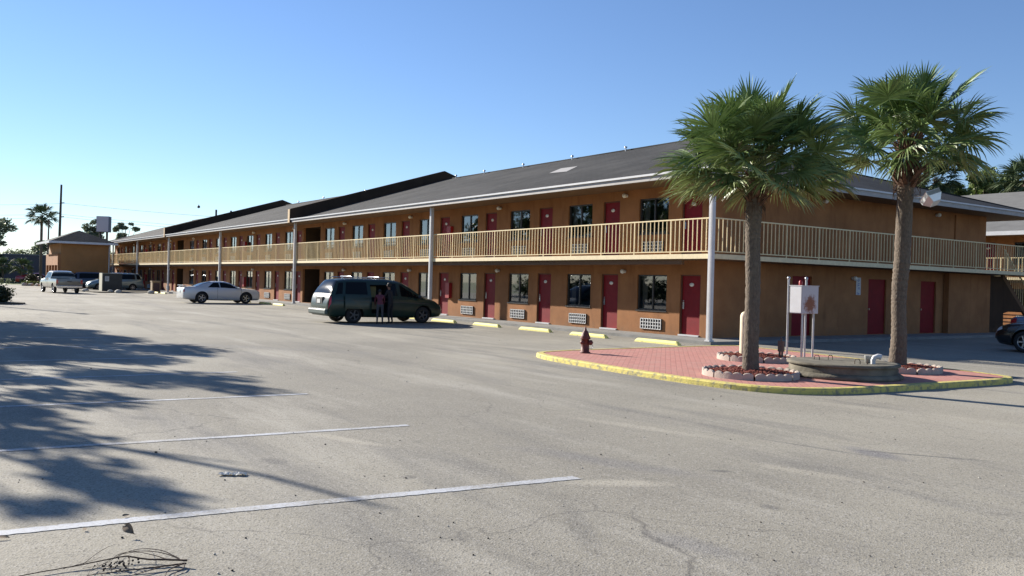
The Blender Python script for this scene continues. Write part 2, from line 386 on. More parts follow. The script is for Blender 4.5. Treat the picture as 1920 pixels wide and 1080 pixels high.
def put(key, name, mats, make, parent, loc, rz=0):
    """one shared mesh per key, an object per call"""
    if key not in PROTO:
        mb = MB(); make(mb); PROTO[key] = mb.mesh(name, mats)
    o = bpy.data.objects.new(name, PROTO[key]); C.objects.link(o); o.parent = parent; o.location = loc; o.rotation_euler = (0, 0, rz); return o
WW, WH = 1.46, 1.24
def mk_winframe(mb):
    t = .05
    for a, c in (((-WW/2, .05, 0), (WW/2, .12, t)), ((-WW/2, .05, WH-t), (WW/2, .12, WH)), ((-WW/2, .05, t), (-WW/2+t, .12, WH-t)), ((WW/2-t, .05, t), (WW/2, .12, WH-t)), ((-.03, .06, t), (.03, .12, WH-t))):
        mb.box(a, c)
    mb.box((-WW/2-.04, -.03, -.05), (WW/2+.04, .045, -.003))
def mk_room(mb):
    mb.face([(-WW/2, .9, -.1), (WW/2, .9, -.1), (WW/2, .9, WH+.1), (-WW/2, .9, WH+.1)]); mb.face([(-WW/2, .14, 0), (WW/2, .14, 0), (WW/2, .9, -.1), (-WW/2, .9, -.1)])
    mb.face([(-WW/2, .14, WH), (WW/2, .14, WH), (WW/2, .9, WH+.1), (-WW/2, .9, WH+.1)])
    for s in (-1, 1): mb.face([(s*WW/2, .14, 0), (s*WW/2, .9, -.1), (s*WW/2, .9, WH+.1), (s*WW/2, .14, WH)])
def mk_pane(mb):
    mb.face([(-WW/2+.05, .09, .05), (-.03, .09, .05), (-.03, .09, WH-.05), (-WW/2+.05, .09, WH-.05)])
    mb.face([(.03, .095, .05), (WW/2-.05, .095, .05), (WW/2-.05, .095, WH-.05), (.03, .095, WH-.05)])
def mk_curtain(a, c, top=0):
    def f(mb):
        n = max(6, int((c-a)*28)); vs = []; z1 = WH-.03
        for i in range(n+1):
            x = a+(c-a)*i/n; y = .2+.022*math.sin(i*1.9)+.01*math.sin(i*.7)
            vs += [(x, y, .02), (x, y, z1)]
        mb.add(vs, [(2*i, 2*i+2, 2*i+3, 2*i+1) for i in range(n)], 0, True)
        if top: mb.box((-WW/2+.06, .15, WH-.05-top), (WW/2-.06, .17, WH-.05))
    return f
CUR = {0: (-.66, -.40, .12), 1: (-.66, -.38, 0), 2: (-.66, -.25, .1), 3: (-.66, .1, 0), 4: (-.66, -.30, 0), 5: (.35, .66, .2)}
def window(parent, x, y, z, k):
    o = put('wf', 'window', [BRONZE], mk_winframe, parent, (x, y, z))
    put('wp', 'pane', [GLASS], mk_pane, o, (0, 0, 0))
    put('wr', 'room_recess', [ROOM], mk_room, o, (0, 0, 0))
    a = CUR[k]; put(('wc', k), 'curtain', [CURT], mk_curtain(*a), o, (0, 0, 0))
def mk_case(mb): mb.box((-.53, -.03, 0), (.53, .05, .37))
def mk_grille(mb):
    for z in (0, .115, .23, .345): mb.box((-.51, -.05, z), (.51, -.033, z+.022))
    for i in range(9): x = -.51+i*(1.02-.022)/8; mb.box((x, -.055, .0), (x+.022, -.036, .367))
def aircon(parent, x, y, z):
    o = put('ac', 'air_conditioner', [ACD], mk_case, parent, (x, y, z)); put('acg', 'grille', [ACW], mk_grille, o, (0, 0, 0))
DW, DH = .92, 2.03
def mk_door(mb):
    mb.box((-DW/2+.05, .08, .03), (DW/2-.05, .12, DH-.04))
def mk_dframe(mb):
    mb.box((-DW/2, .04, .03), (-DW/2+.05, .13, DH)); mb.box((DW/2-.05, .04, .03), (DW/2, .13, DH)); mb.box((-DW/2+.05, .04, DH-.04), (DW/2-.05, .13, DH))
def mk_sill(mb): mb.box((-DW/2+.003, -.06, -.02), (DW/2-.003, .13, .03))
def mk_handle(mb):
    mb.box((-DW/2+.08, .06, .88), (-DW/2+.14, .08, 1.12)); mb.tube([(-DW/2+.11, .05, .98), (-DW/2+.11, .02, .98), (-DW/2+.2, .02, .98)], .012, 6)
    mb.lathe([(0, .0), (.022, .005), (.022, .03), (0, .03)], (-DW/2+.11, .05, 1.16), 8, axis='y')
def mk_oval(mb):
    mb.lathe([(0, 0), (.10, 0), (.10, .01), (0, .01)], (0, .068, 1.70), 16, axis='y', mtx=Matrix.Diagonal((1, 1, .62)))
def door(parent, x, y, z, oval=True):
    o = put('dr', 'door', [DOORM], mk_door, parent, (x, y, z)); put('df', 'door_frame', [DOORF], mk_dframe, o, (0, 0, 0)); put('ds', 'threshold', [WHITE], mk_sill, o, (0, 0, 0))
    put('dh', 'handle', [CHROME], mk_handle, o, (0, 0, 0))
    if oval: put('do', 'number_plate', [GLOBE], mk_oval, o, (0, 0, 0))
def mk_globe(mb): mb.sphere((0, -.13, 0), .085, 12, 8)
def mk_gbase(mb): mb.lathe([(0, 0), (.06, 0), (.06, -.05), (.0, -.05)], (0, 0, 0), 12, axis='y')
def lamp(parent, x, y, z, rz=0):
    o = put('lb', 'wall_lamp', [WHITE], mk_gbase, parent, (x, y, z), rz); put('lg', 'lamp_globe', [GLOBE], mk_globe, o, (0, 0, 0))
def rail_panel(parent, a, c, z, key=None):
    """one panel of railing between two posts from a to c at floor height z"""
    a = Vector((*a, z)); c = Vector((*c, z)); d = c-a; L = d.length; n = max(3, round(L/.19)); rz = math.atan2(d.y, d.x)
    def f(mb):
        mb.box((0, -.022, 1.08), (L, .022, 1.12)); mb.box((.021, -.018, .06), (L-.021, .018, .09))
        for i in range(1, n): x = L*i/n; mb.box((x-.0115, -.0115, .09), (x+.0115, .0115, 1.08))
        mb.box((-.02, -.019, 0), (.02, .019, 1.08))
    return put(('rp', round(L, 3)), 'railing_panel', [RAILM], f, parent, a, rz)
def column(parent, x, y, z0=.1, z1=5.16):
    def f(mb):
        mb.box((-.068, -.068, 0), (.068, .068, z1-z0)); mb.box((-.10, -.10, 0), (.10, .10, .05))
        for s in (-1, 1): mb.box((-.025+s*.045, -.074, .05), (.025+s*.045-.03*s, -.068, z1-z0))
    return put(('col', z1), 'column', [WHITE], f, parent, (x, y, z0))
def extinguisher(parent, x, y, z):
    o = put('ex', 'extinguisher_cabinet', [REDB], lambda mb: mb.box((-.17, -.17, 0), (.17, 0, .72)), parent, (x, y, z))
    put('exw', 'cabinet_door', [WHITE], lambda mb: mb.box((-.178, -.15, .04), (-.171, -.02, .68)), o, (0, 0, 0))

EAVE, SLOPE, RY = 5.37, .3138, 10.6
def facade(root, doors, wins, x0, x1, yo, cols, lamps, breeze=(), seed=1, exts=(), ribs=True):
    rd = random.Random(seed)
    ops = []
    for fz in (0, 2.69):
        for x in doors: ops.append((x-DW/2, x+DW/2, .13+fz, .13+DH+fz))
        for x in wins: ops.append((x-WW/2, x+WW/2, .91+fz, .91+WH+fz))
        for a, c in breeze: ops.append((a, c, .13+fz, 2.3+fz))
    mb = MB(); yw = yo+1.25
    lo = [o for o in ops if o[2] < 2.6]; hi = [o for o in ops if o[2] > 2.6]
    P = lambda u, d, z: (u, yw+d, z)
    grid_wall(mb, P, x0, x1, .05, 2.65, lo, .14); grid_wall(mb, P, x0, x1, 2.65, 5.2, hi, .14)
    mb.build('front_wall', [WALL], root)
    k = 0
    for fz in (0, 2.69):
        for i, x in enumerate(doors): door(root, x, yw, .13+fz)
        for i, x in enumerate(wins):
            window(root, x, yw, .91+fz, {0: 0, 1: 1, 2: 4, 3: 3, 4: 2}.get(i, rd.choice([0, 1, 1, 3, 4, 5])) if fz == 0 else {0: 1, 1: 1, 2: 4, 3: 2}.get(i, rd.choice([0, 1, 2, 4, 5]))); aircon(root, x+.03, yw, .25+fz)
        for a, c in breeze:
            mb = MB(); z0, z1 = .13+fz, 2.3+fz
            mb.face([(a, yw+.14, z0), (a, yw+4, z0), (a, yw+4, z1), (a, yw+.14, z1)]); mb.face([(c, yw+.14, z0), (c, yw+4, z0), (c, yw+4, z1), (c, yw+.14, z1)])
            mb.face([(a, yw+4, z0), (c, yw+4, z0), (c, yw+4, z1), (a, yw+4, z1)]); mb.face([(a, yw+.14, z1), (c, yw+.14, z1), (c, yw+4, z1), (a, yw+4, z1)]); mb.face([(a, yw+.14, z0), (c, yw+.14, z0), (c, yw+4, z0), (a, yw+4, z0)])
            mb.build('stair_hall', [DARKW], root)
        for x in lamps: lamp(root, x, yw, 2.26+fz if fz == 0 else 5.0)
        for x in exts: extinguisher(root, x, yw, .95+fz)
    for x in cols: column(root, x, yo-.03)
    # slab
    mb = MB(); mb.box((x0, yo, 2.64), (x1, yw+.002, 2.79))
    s = mb.build('walkway_slab', [CREAM, SOFFIT], root); s.data.polygons[0].material_index = 1
    mb = MB(); mb.box((x0, yo+.12, 2.47), (x1-.12, yo+.24, 2.64)); mb.build('slab_beam', [SOFFIT], root)
    # railing panels between columns
    cc = sorted(cols)
    for a, c in zip(cc[:-1], cc[1:]):
        aa, bb = a+.12, c-.1; n = max(1, round((bb-aa)/1.75))
        for i in range(n): rail_panel(root, (aa+(bb-aa)*i/n, yo+.04), (aa+(bb-aa)*(i+1)/n, yo+.04), 2.79)
    return yw

# ------------------------------------------------------------------ the long motel
motel = empty('motel_building', (0, 0, 0))
tag(motel, 'long two-storey ochre motel with red doors, cream balcony railing and grey shingle roof', 'motel')
d1 = [-2.05-4.035*i for i in range(8)]; w1 = [-3.87-4.035*i for i in range(8)]
d2 = [-37.1-4.03*i for i in range(7)]; w2 = [-38.97-4.03*i for i in range(7)]
d3 = [-69.6-4.03*i for i in range(7)]; w3 = [-71.4-4.03*i for i in range(7)]
cols = [0, -17.23, -34.46, -50.2, -66.06, -79.2, -92.0]
lam = [-5.26-8.14*i for i in range(12)]
facade(motel, d1+d2+d3, w1+w2+w3, -98, -1.25, 0, cols+[-98], lam, breeze=((-36.3, -33.5), (-68.6, -65.9)), seed=4, exts=(-17.55, -47.9, -80.6))
# end wall facing +x
mb = MB(); P = lambda u, d, z: (-1.25-d, u, z)
ed = [(5.55, 6.65), (10.15, 11.35), (13.80, 14.95)]
grid_wall(mb, P, 1.25, 18.9, .05, 5.2, [(a, c, .12, 2.24) for a, c in ed], .12)
mb.build('end_wall', [WALL2], motel)
for a, c in ed:
    m_, q_ = (a+c)/2, (c-a)
    mb = MB(); mb.box((-1.37, a, .12), (-1.32, c, 2.24)); o = mb.build('door', [DOORM], motel)
    mb = MB(); mb.box((-1.318, a+.1, 1.05), (-1.27, a+.16, 1.12)); mb.build('handle', [CHROME], o)
mb = MB(); mb.box((-97.9, 18.6, .05), (-1.26, 18.9, 5.2)); mb.box((-98, 1.4, .05), (-97.7, 18.6, 5.2)); mb.build('rear_wall', [WALL], motel)
mb = MB(); mb.box((-1.23, 15.5, .1), (-1.0, 18.9, 2.62)); mb.build('wall_pier', [WALL2], motel)
lamp(motel, -1.25, 9.09, 2.24, PI/2); lamp(motel, -1.25, 14.8, 5.0, PI/2); lamp(motel, -1.25, 7.2, 5.0, PI/2)
mb = MB(); mb.tube([(-1.22, 16.3, 5.1), (-1.22, 16.3, 2.8)], .035, 8); mb.build('conduit', [WALL2], motel)
# end slab, railing
mb = MB(); mb.box((-1.25, .002, 2.638), (0, 31, 2.788)); s = mb.build('end_walkway_slab', [CREAM, SOFFIT], motel); s.data.polygons[0].material_index = 1
ys = .12; n = 17
for i in range(n): rail_panel(motel, (-.04, ys+1.735*i), (-.04, ys+1.735*(i+1)), 2.79)
# roof
def uvq(pts, o, ux, uy): return [((Vector(p)-o).dot(ux), (Vector(p)-o).dot(uy)) for p in pts]
def roof(root, x0, x1, y0, ry, y1, z, hip0=False, hip1=True, slope=SLOPE, sm=None):
    zr = z+slope*(ry-y0); rn = ry-y0; mb = MB(); t = .09
    A, B, Cc, D = (x0, y0, z), (x1, y0, z), (x1, y1, z), (x0, y1, z)
    Rr = (x1-rn if hip1 else x1, ry, zr); Rl = (x0+rn if hip0 else x0, ry, zr)
    ux = Vector((1, 0, 0)); f = Vector((0, 1, slope)).normalized()
    mb.face([A, B, Rr, Rl], 0, uvq([A, B, Rr, Rl], Vector(A), ux, f))
    f2 = Vector((0, -1, slope)).normalized(); mb.face([Cc, D, Rl, Rr], 0, uvq([Cc, D, Rl, Rr], Vector(Cc), ux, f2))
    uy = Vector((0, 1, 0))
    for hp, P1, P2, Q, sg in ((hip1, B, Cc, Rr, -1), (hip0, D, A, Rl, 1)):
        if hp:
            f3 = Vector((sg, 0, slope)).normalized(); mb.face([P1, P2, Q], 0, uvq([P1, P2, Q], Vector(P1), uy, f3))
        else: mb.face([P1, P2, Q], 1)
    mb.face([(x0, y0, z-.18), (x1, y0, z-.18), (x1, y1, z-.18), (x0, y1, z-.18)], 2)
    o = mb.build('roof', [sm or SHING, DARKW, SOFFIT], root)
    return o, Rl, Rr
RX = .05
ro, Rl, Rr = roof(motel, -98.4, RX, -.33, RY, 21.5, EAVE)
mb = MB()
for a, c in ((-34.25, RX+.12), (-65.9, -34.65), (-98.4, -66.25)): mb.box((a, -.45, 5.325), (c, -.334, 5.39))
mb.box((RX+.004, -.334, 5.33), (RX+.12, 21.6, 5.385))
mb.build('gutter', [GUTTER], ro)
mb = MB()
for a, c in ((-34.25, RX+.05), (-65.9, -34.65), (-98.4, -66.25)): mb.box((a, -.39, 5.17), (c, -.332, 5.323))
mb.box((RX+.002, -.332, 5.16), (RX+.06, 21.6, 5.328))
mb.build('fascia_board', [mat('fascia_shadow_grey', (.42, .40, .385), .6, var=.25, vs=3)], ro)  # greyer than the gutter: the shadow below its lip is in this colour
mb = MB(); mb.tube([Rl, Rr], .06, 6); mb.tube([Rr, (RX, -.33, EAVE)], .05, 6); mb.tube([Rr, (RX, 21.5, EAVE)], .05, 6); mb.build('ridge_cap', [SHING], ro)
for x in (-15.5, -19.9, -24.6, -28.9, -32.4, -41, -46.5, -55, -61):
    mb = MB(); mb.tube([(x, RY-.2, 8.7), (x, RY-.2, 8.93)], .035, 8); mb.lathe([(.08, 0), (.08, .06), (0, .09)], (x, RY-.2, 8.9), 8); mb.build('roof_vent', [GALV], ro)
def onroof(x, y, dz=.012): return (x, y, EAVE+SLOPE*(y+.33)+dz)
mb = MB(); q = [(-14.6, 5.9), (-13.4, 5.9), (-13.15, 8.2), (-13.7, 8.4)]
mb.face([onroof(-14.62, 4.79), onroof(-12.83, 4.41), onroof(-14.11, 6.09), onroof(-15.6, 6.26)]); mb.build('pale_roof_patch', [mat('pale_patch', (.34, .33, .32), .9)], ro)
# fire walls: dark stucco sides hold their shade, a tan strip the sunlit end
TAN = mat('tan_sunlit_end', (.55, .38, .2), .7)
for xp in (-34.45, -66.05):
    mb = MB(); prof = [(-.45, 5.15), (-.45, 6.02), (RY, 9.42), (21.6, 6.0), (21.6, 5.15), (RY, 8.4)]
    n = len(prof); vs = [(xp-.18, y, z) for y, z in prof]+[(xp+.18, y, z) for y, z in prof]
    mb.add(vs, [(0, 1, 2, 5), (2, 3, 4, 5), (6+5, 6+2, 6+1, 6), (6+5, 6+4, 6+3, 6+2)]+[(i, (i+1) % n, n+(i+1) % n, n+i) for i in range(n)])
    o = mb.build('parapet', [DARKW], motel)
    mb = MB(); mb.box((xp-.2, -.475, 5.16), (xp+.1, -.452, 6.0)); mb.build('parapet_sunlit_end', [TAN], o)
for x in (-44.0, -42.6): 
    mb = MB(); mb.tube([(-66.05, 4.2+(x+44), 7.2), (-66.05, 4.2+(x+44), 8.0)], .09, 8); mb.build('vent_pipe', [mat('dark_pipe', (.03, .03, .03), .6)], motel)
# plaque with small blue marks beside the end-wall lamp
mb = MB(); mb.box((-1.245, 9.33, 1.62), (-1.232, 9.62, 2.28)); pl = mb.build('wall_plaque', [WHITE], motel)
mb = MB(); rd = random.Random(3)
for i in range(4):
    z = 2.16-i*.16
    for k in range(5):
        y = 9.36+rd.random()*.16; zz = z-.04+rd.random()*.08
        mb.box((-1.231, y, zz), (-1.229, y+rd.uniform(.02, .08), zz+rd.uniform(.012, .03)))
mb.build('plaque_marks', [mat('blue_ink', (.05, .12, .42), .6)], pl)
# staircase going down away from the viewer beside the end of the building
st = empty('outside_staircase', (-1.05, 19.6, 0)); tag(st, 'outdoor staircase with tan railing and dark closed side, beyond the end wall at right', 'staircase')
def SZ(y): return 2.79-max(0, y-.6)*.80
mb = MB()
mb.add([(0, -.6, 2.6), (0, .6, 2.6), (0, 2.55, 1.05), (0, 1.25, 1.05), (0, .62, .95), (0, .62, .1), (0, -.6, .1)]+[(-.12, -.6, 2.6), (-.12, .6, 2.6), (-.12, 2.55, 1.05), (-.12, 1.25, 1.05), (-.12, .62, .95), (-.12, .62, .1), (-.12, -.6, .1)],
   [(0, 1, 2, 3, 4, 5, 6), (13, 12, 11, 10, 9, 8, 7)]+[(i, i+7, (i+1) % 7+7, (i+1) % 7) for i in range(7)])
mb.build('side_panel', [DARKW], st)
mb = MB()
for i in range(15):
    y = .6+i*.219; z = 2.79-(i+1)*.175; mb.box((-1.3, y, z-.05), (-.125, y+.25, z))
mb.box((-1.3, -.6, 2.62), (-.125, .6, 2.785)); mb.build('tread', [CONC], st)
mb = MB(); mb.add([(.002, .5, 2.79), (.002, .5, 2.5), (.002, 3.9, -.1), (.002, 3.9, .2), (-.10, .5, 2.79), (-.10, .5, 2.5), (-.10, 3.9, -.1), (-.10, 3.9, .2)], [(0, 1, 2, 3), (7, 6, 5, 4), (0, 3, 7, 4), (1, 5, 6, 2), (0, 4, 5, 1), (3, 2, 6, 7)]); mb.build('stringer', [SOFFIT], st)
mb = MB()
for k in range(17):
    y = .62+k*.19; z = SZ(y); mb.box((.004, y-.012, z-.08), (.028, y+.012, z+.95))
mb.add([(-.005, .5, 3.78), (-.005, .5, 3.84), (-.005, 3.8, 1.25), (-.005, 3.8, 1.19), (.045, .5, 3.78), (.045, .5, 3.84), (.045, 3.8, 1.25), (.045, 3.8, 1.19)], [(0, 1, 2, 3), (7, 6, 5, 4), (1, 5, 6, 2), (0, 3, 7, 4), (0, 4, 5, 1), (3, 2, 6, 7)])
mb.build('stair_railing', [RAILM], st)

# ------------------------------------------------------------------ rear wing
wing = empty('motel_wing', (0, 31, 0)); tag(wing, 'rear motel wing with pale grey roof seen past the end wall of the long motel', 'motel')
dd = [-28+4.035*i for i in range(12)]; ww = [-29.8+4.035*i for i in range(12)]
facade(wing, dd, ww, -34, 22, 0, [-34, -17, 0.6, 17.5], [-24, -16, -8, 0, 8, 16], seed=9, ribs=False)
ro2, a_, b__ = roof(wing, -34.3, 22.3, -.33, RY, 21.5, EAVE, sm=SHING2)
mb = MB(); mb.box((-34.3, -.42, 5.16), (22.3, -.332, 5.385)); mb.build('gutter', [GUTTER], ro2)
mb = MB(); mb.box((-34, 18.6, .05), (22, 18.9, 5.2)); mb.box((-34, 1.4, .05), (-33.8, 18.6, 5.2)); mb.box((21.8, 1.4, .05), (22, 18.6, 5.2)); mb.build('rear_wall', [WALL], wing)
mb = MB(); mb.box((-7.2, RY-.15, 8.75), (4, RY+.15, 8.86)); mb.build('ridge_cap', [GUTTER], ro2)
# ------------------------------------------------------------------ kerbed island
def smooth_poly(pts, it=2):
    for _ in range(it):
        q = []
        for i in range(len(pts)):
            a, c = Vector(pts[i]), Vector(pts[(i+1) % len(pts)]); q += [tuple(a*.75+c*.25), tuple(a*.25+c*.75)]
        pts = q
    return pts
ISL = [(2.0, -8.2), (4.8, -8.55), (7.2, -8.72), (8.9, -8.5), (9.55, -7.6), (9.72, -6.2), (9.85, -4.2), (10.0, -2.1), (9.4, -1.55), (6.4, -1.1), (3.4, -.55), (1.7, -.45), (1.25, -.6), (1.25, -3.5), (1.35, -7.4)]
isl = smooth_poly(ISL)
def inset(poly, d):
    out = []; n = len(poly)
    for i in range(n):
        a, p, c = Vector(poly[i-1]), Vector(poly[i]), Vector(poly[(i+1) % n]); t = (c-a).normalized(); nn = Vector((-t.y, t.x)); out.append(tuple(p+nn*d))
    return out
ins = inset(isl, .16)
paver, n_, l_, b_ = nodes_mat('red_painted_pavers')
g_ = n_.new('ShaderNodeNewGeometry'); mp_ = n_.new('ShaderNodeMapping'); mp_.inputs['Rotation'].default_value = (0, 0, R(45)); l_.new(g_.outputs['Position'], mp_.inputs[0])
br_ = n_.new('ShaderNodeTexBrick'); l_.new(mp_.outputs[0], br_.inputs['Vector']); br_.inputs['Scale'].default_value = 1; br_.inputs['Brick Width'].default_value = .22; br_.inputs['Row Height'].default_value = .11; br_.inputs['Mortar Size'].default_value = .006
br_.inputs['Color1'].default_value = (.44, .185, .150, 1); br_.inputs['Color2'].default_value = (.50, .225, .185, 1); br_.inputs['Mortar'].default_value = (.33, .14, .115, 1)
c_ = N_mix(n_, l_, N_range(n_, l_, N_noise(n_, l_, g_.outputs['Position'], 1.6, 7, .7), .48, .72, 0, .7), br_.outputs['Color'], (.42, .25, .20))
c_ = N_mix(n_, l_, N_range(n_, l_, N_noise(n_, l_, g_.outputs['Position'], 5, 5, .7), .6, .75, 0, .5), c_, (.24, .10, .08))
l_.new(c_, b_.inputs['Base Color']); b_.inputs['Roughness'].default_value = .8; N_bump(n_, l_, N_math(n_, l_, 'SUBTRACT', 1., br_.outputs['Fac']), b_, .4, .006)
b = MB(); b.prism(ins, -.02, .095); tag(b.build('paved_island', paver), kind='structure')
b = MB(); n = len(isl)
vs = [(*p, -.02) for p in isl]+[(*p, .08) for p in isl]+[(*p, .102) for p in inset(isl, .025)]+[(*p, .104) for p in inset(isl, .163)]+[(*p, .1) for p in inset(isl, .163)]
b.add(vs, [(i+k*n, (i+1) % n+k*n, (i+1) % n+(k+1)*n, i+(k+1)*n) for k in range(4) for i in range(n)])
tag(b.build('island_kerb', YELK), kind='structure')

# scalloped mulch beds
SCAL = mat('scallop_concrete', (.50, .42, .36), .9, var=.3, vs=5, bump=.4, bs=40)
MULCH = mat('red_mulch', (.20, .045, .030), .95, col2=(.09, .025, .018), vs=30)
CHIP = mat('mulch_chip', (.34, .085, .055), .9, col2=(.12, .035, .022), vs=14)
def bed(x, y, r, label, seed):
    rd = random.Random(seed); e = empty('mulch_bed', (x, y, .095)); tag(e, label, 'mulch bed', 'scalloped mulch beds on the island')
    nseg = 7; 
    for k in range(nseg):
        a0 = 2*PI*k/nseg+.02+seed; a1 = 2*PI*(k+1)/nseg-.02+seed; mb = MB(); m = 24; vs = []
        for i in range(m+1):
            t = i/m; a = a0+(a1-a0)*t; h = .095+.038*abs(math.sin(t*PI*4))**.6
            for rr, hh in ((r+.03, -.02), (r+.03, h-.012), (r+.005, h), (r-.028, h-.012), (r-.028, -.02)): vs.append((rr*math.cos(a), rr*math.sin(a), hh))
        fs = [(i*5+j, (i+1)*5+j, (i+1)*5+j+1, i*5+j+1) for i in range(m) for j in range(4)]+[(0, 1, 2, 3, 4), tuple(m*5+j for j in range(5))[::-1]]
        mb.add(vs, fs, 0); mb.build('edging_block', [SCAL], e)
    mb = MB(); rings = 6; sg = 28; vs = [(0, 0, .12)]
    for i in range(1, rings+1):
        for k in range(sg):
            a = 2*PI*k/sg; q = (r-.02)*i/rings; vs.append((q*math.cos(a), q*math.sin(a), .12-.06*(i/rings)**2+rd.uniform(-.01, .01)))
    fs = [(0, 1+k, 1+(k+1) % sg) for k in range(sg)]+[(1+(i-1)*sg+k, 1+i*sg+k, 1+i*sg+(k+1) % sg, 1+(i-1)*sg+(k+1) % sg) for i in range(1, rings) for k in range(sg)]
    mb.add(vs, fs, 0)
    for _ in range(1500):
        a = rd.uniform(0, 2*PI); q = (r-.04)*math.sqrt(rd.random()); z = .125-.06*(q/r)**2; L = rd.uniform(.02, .055); wd = rd.uniform(.006, .016)
        mt = Matrix.Translation((q*math.cos(a), q*math.sin(a), z)) @ Matrix.Rotation(rd.uniform(0, PI), 4, 'Z') @ Matrix.Rotation(rd.uniform(-.6, .6), 4, 'Y')
        mb.box((-L, -wd, -.003), (L, wd, .004), 1, mt)
    mb.build('mulch', [MULCH, CHIP], e); return e
bed(7.5, -7.15, .86, 'scalloped concrete ring of red mulch around the nearer, left-hand cabbage palm', 1)
bed(5.05, -4.0, .86, 'scalloped ring of red mulch behind the near palm, with the cream bollard', 2)
bed(7.95, -3.0, .84, 'scalloped ring of red mulch around the farther cabbage palm behind the round basin', 3)

# fire hydrant
HYD = mat('hydrant_red', (.17, .035, .025), .6, col2=(.085, .03, .022), vs=9, bump=.3, bs=40)
hy = empty('fire_hydrant', (2.23, -6.8, .095), R(20)); tag(hy, 'weathered dark red fire hydrant standing on the left end of the paved island', 'hydrant')
mb = MB(); mb.lathe([(0, 0), (.13, 0), (.13, .03), (.10, .035), (.095, .33), (.125, .34), (.125, .37), (.10, .375)], seg=20); mb.build('barrel', [HYD], hy)
mb = MB(); mb.lathe([(.115, .375), (.12, .39), (.10, .42), (.085, .47), (.055, .53), (.03, .55), (.028, .58), (.018, .6), (.016, .64), (0, .64)], seg=20); mb.build('bonnet', [HYD], hy)
for a in (0, PI/2, PI):
    mb = MB(); mt = Matrix.Rotation(a-PI/2, 4, 'Z')
    r_ = .062 if a == PI/2 else .045
    mb.lathe([(r_*.8, .06), (r_*.8, .13), (r_, .13), (r_, .17), (r_*.5, .18), (r_*.35, .205), (0, .205)], (0, 0, .26), 14, axis='x', mtx=mt); mb.build('nozzle_cap', [HYD], hy)
mb = MB(); mb.tube([(.12, .1, .24), (.15, .12, .15), (.13, .08, .10), (.10, .02, .12)], .007, 6); mb.build('chain', [GALV], hy)

# meter cabinet on posts
RUST = mat('white_rusty_steel', (.58, .60, .62), .55, var=.12, vs=5)
m, n_, l_, b_ = nodes_mat('white_steel_with_rust_stain')
g_ = n_.new('ShaderNodeNewGeometry'); co = g_.outputs['Position']
d_ = n_.new('ShaderNodeVectorMath'); d_.operation = 'DISTANCE'; l_.new(co, d_.inputs[0]); d_.inputs[1].default_value = (5.23, -2.28, 1.40)
k_ = N_math(n_, l_, 'ADD', d_.outputs['Value'], N_math(n_, l_, 'MULTIPLY', N_noise(n_, l_, co, 9, 7, .75), .55))
c_ = N_mix(n_, l_, N_range(n_, l_, k_, .42, .53, 1, 0), (.46, .48, .52), (.20, .075, .035))
l_.new(c_, b_.inputs['Base Color']); b_.inputs['Roughness'].default_value = .55
RUSTY = m
cb = empty('utility_cabinet', (4.86, -2.6, .095)); tag(cb, 'white steel utility cabinet with a rust stain, raised on grey posts', 'utility box')
mb = MB(); mb.box((.02, .0, 1.08), (.36, .64, 1.745)); bx = mb.build('cabinet_box', [RUSTY], cb, bevel=.006)
mb = MB(); mb.box((.005, -.02, 1.745), (.375, .66, 1.76)); mb.box((.03, -.012, 1.10), (.35, -.002, 1.73)); mb.build('cabinet_door', [RUST], bx)
for (x, y, z) in ((-.03, 0, 1.93), (.18, .4, 1.93), (.30, .12, 1.08), (.30, .55, 1.08)):
    mb = MB(); mb.tube([(x, y, 0), (x, y, z)], .026, 10)
    if z > 1.5: mb.sphere((x, y, z), .042, 10, 6)
    mb.build('post', [GALV], cb)
mb = MB(); mb.lathe([(.045, 1.76), (.045, 1.84), (.03, 1.88), (0, 1.885)], (.13, .25, 0), 12); mb.build('beacon', [REDB], cb)

# bollard, low basin
e = MB(); e.lathe([(.115, 0), (.115, .95), (.105, 1.0), (.08, 1.045), (.04, 1.07), (0, 1.075)], (0, 0, 0), 20)
o = e.build('bollard', [mat('cream_bollard', (.72, .60, .42), .6, var=.25, vs=5)], None, loc=(4.72, -4.02, .13)); tag(o, 'cream round-topped bollard in the mulch bed behind the near palm', 'bollard')
e = MB(); e.box((-.07, -.03, .1), (.07, .03, .34)); e.box((-.05, -.02, -.05), (-.02, .02, .1)); e.box((.02, -.02, -.05), (.05, .02, .1)); e.tube([(0, 0, .34), (0, 0, .42)], .02, 6)
o = e.build('valve_box', [mat('weathered_brown', (.16, .12, .09), .9, var=.3)], None, loc=(5.55, -3.75, .22)); tag(o, 'small brown valve box on short legs in the mulch behind the near palm', 'valve box')
fb = empty('round_basin', (8.19, -5.28, .095)); tag(fb, 'low round weathered concrete basin, dry, between the two palms', 'basin')
mb = MB(); mb.lathe([(0, 0), (1.08, 0), (1.10, .05), (1.02, .10), (.99, .105)], seg=48); mb.build('basin_footing', [CONCD], fb)
mb = MB(); mb.lathe([(.985, .05), (1.0, .16), (.985, .225)], seg=48); mb.lathe([(.985, .225), (1.04, .23), (1.04, .275), (.95, .282), (0, .25)], seg=48); mb.build('basin_wall', [CONCD], fb)
for (x, y, a) in ((-.55, -.05, .4), (-.45, .25, 1.2), (.35, -.05, .3), (.5, .05, 2.0)):
    mb = MB(); c_, s_ = math.cos(a), math.sin(a)
    mb.tube([(x+c_*u, y+s_*u, z) for u, z in ((-.05, .25), (-.05, .32), (-.03, .355), (.03, .355), (.05, .32), (.05, .25))], .008, 6); mb.build('rebar_loop', [mat('rusty_bar', (.09, .06, .045), .8)], fb)
o = MB(); o.tube([(0, 0, 0), (0, 0, .09), (.015, .015, .14), (.06, .06, .165), (.10, .10, .15)], [.04, .045, .048, .05, .055], 12)
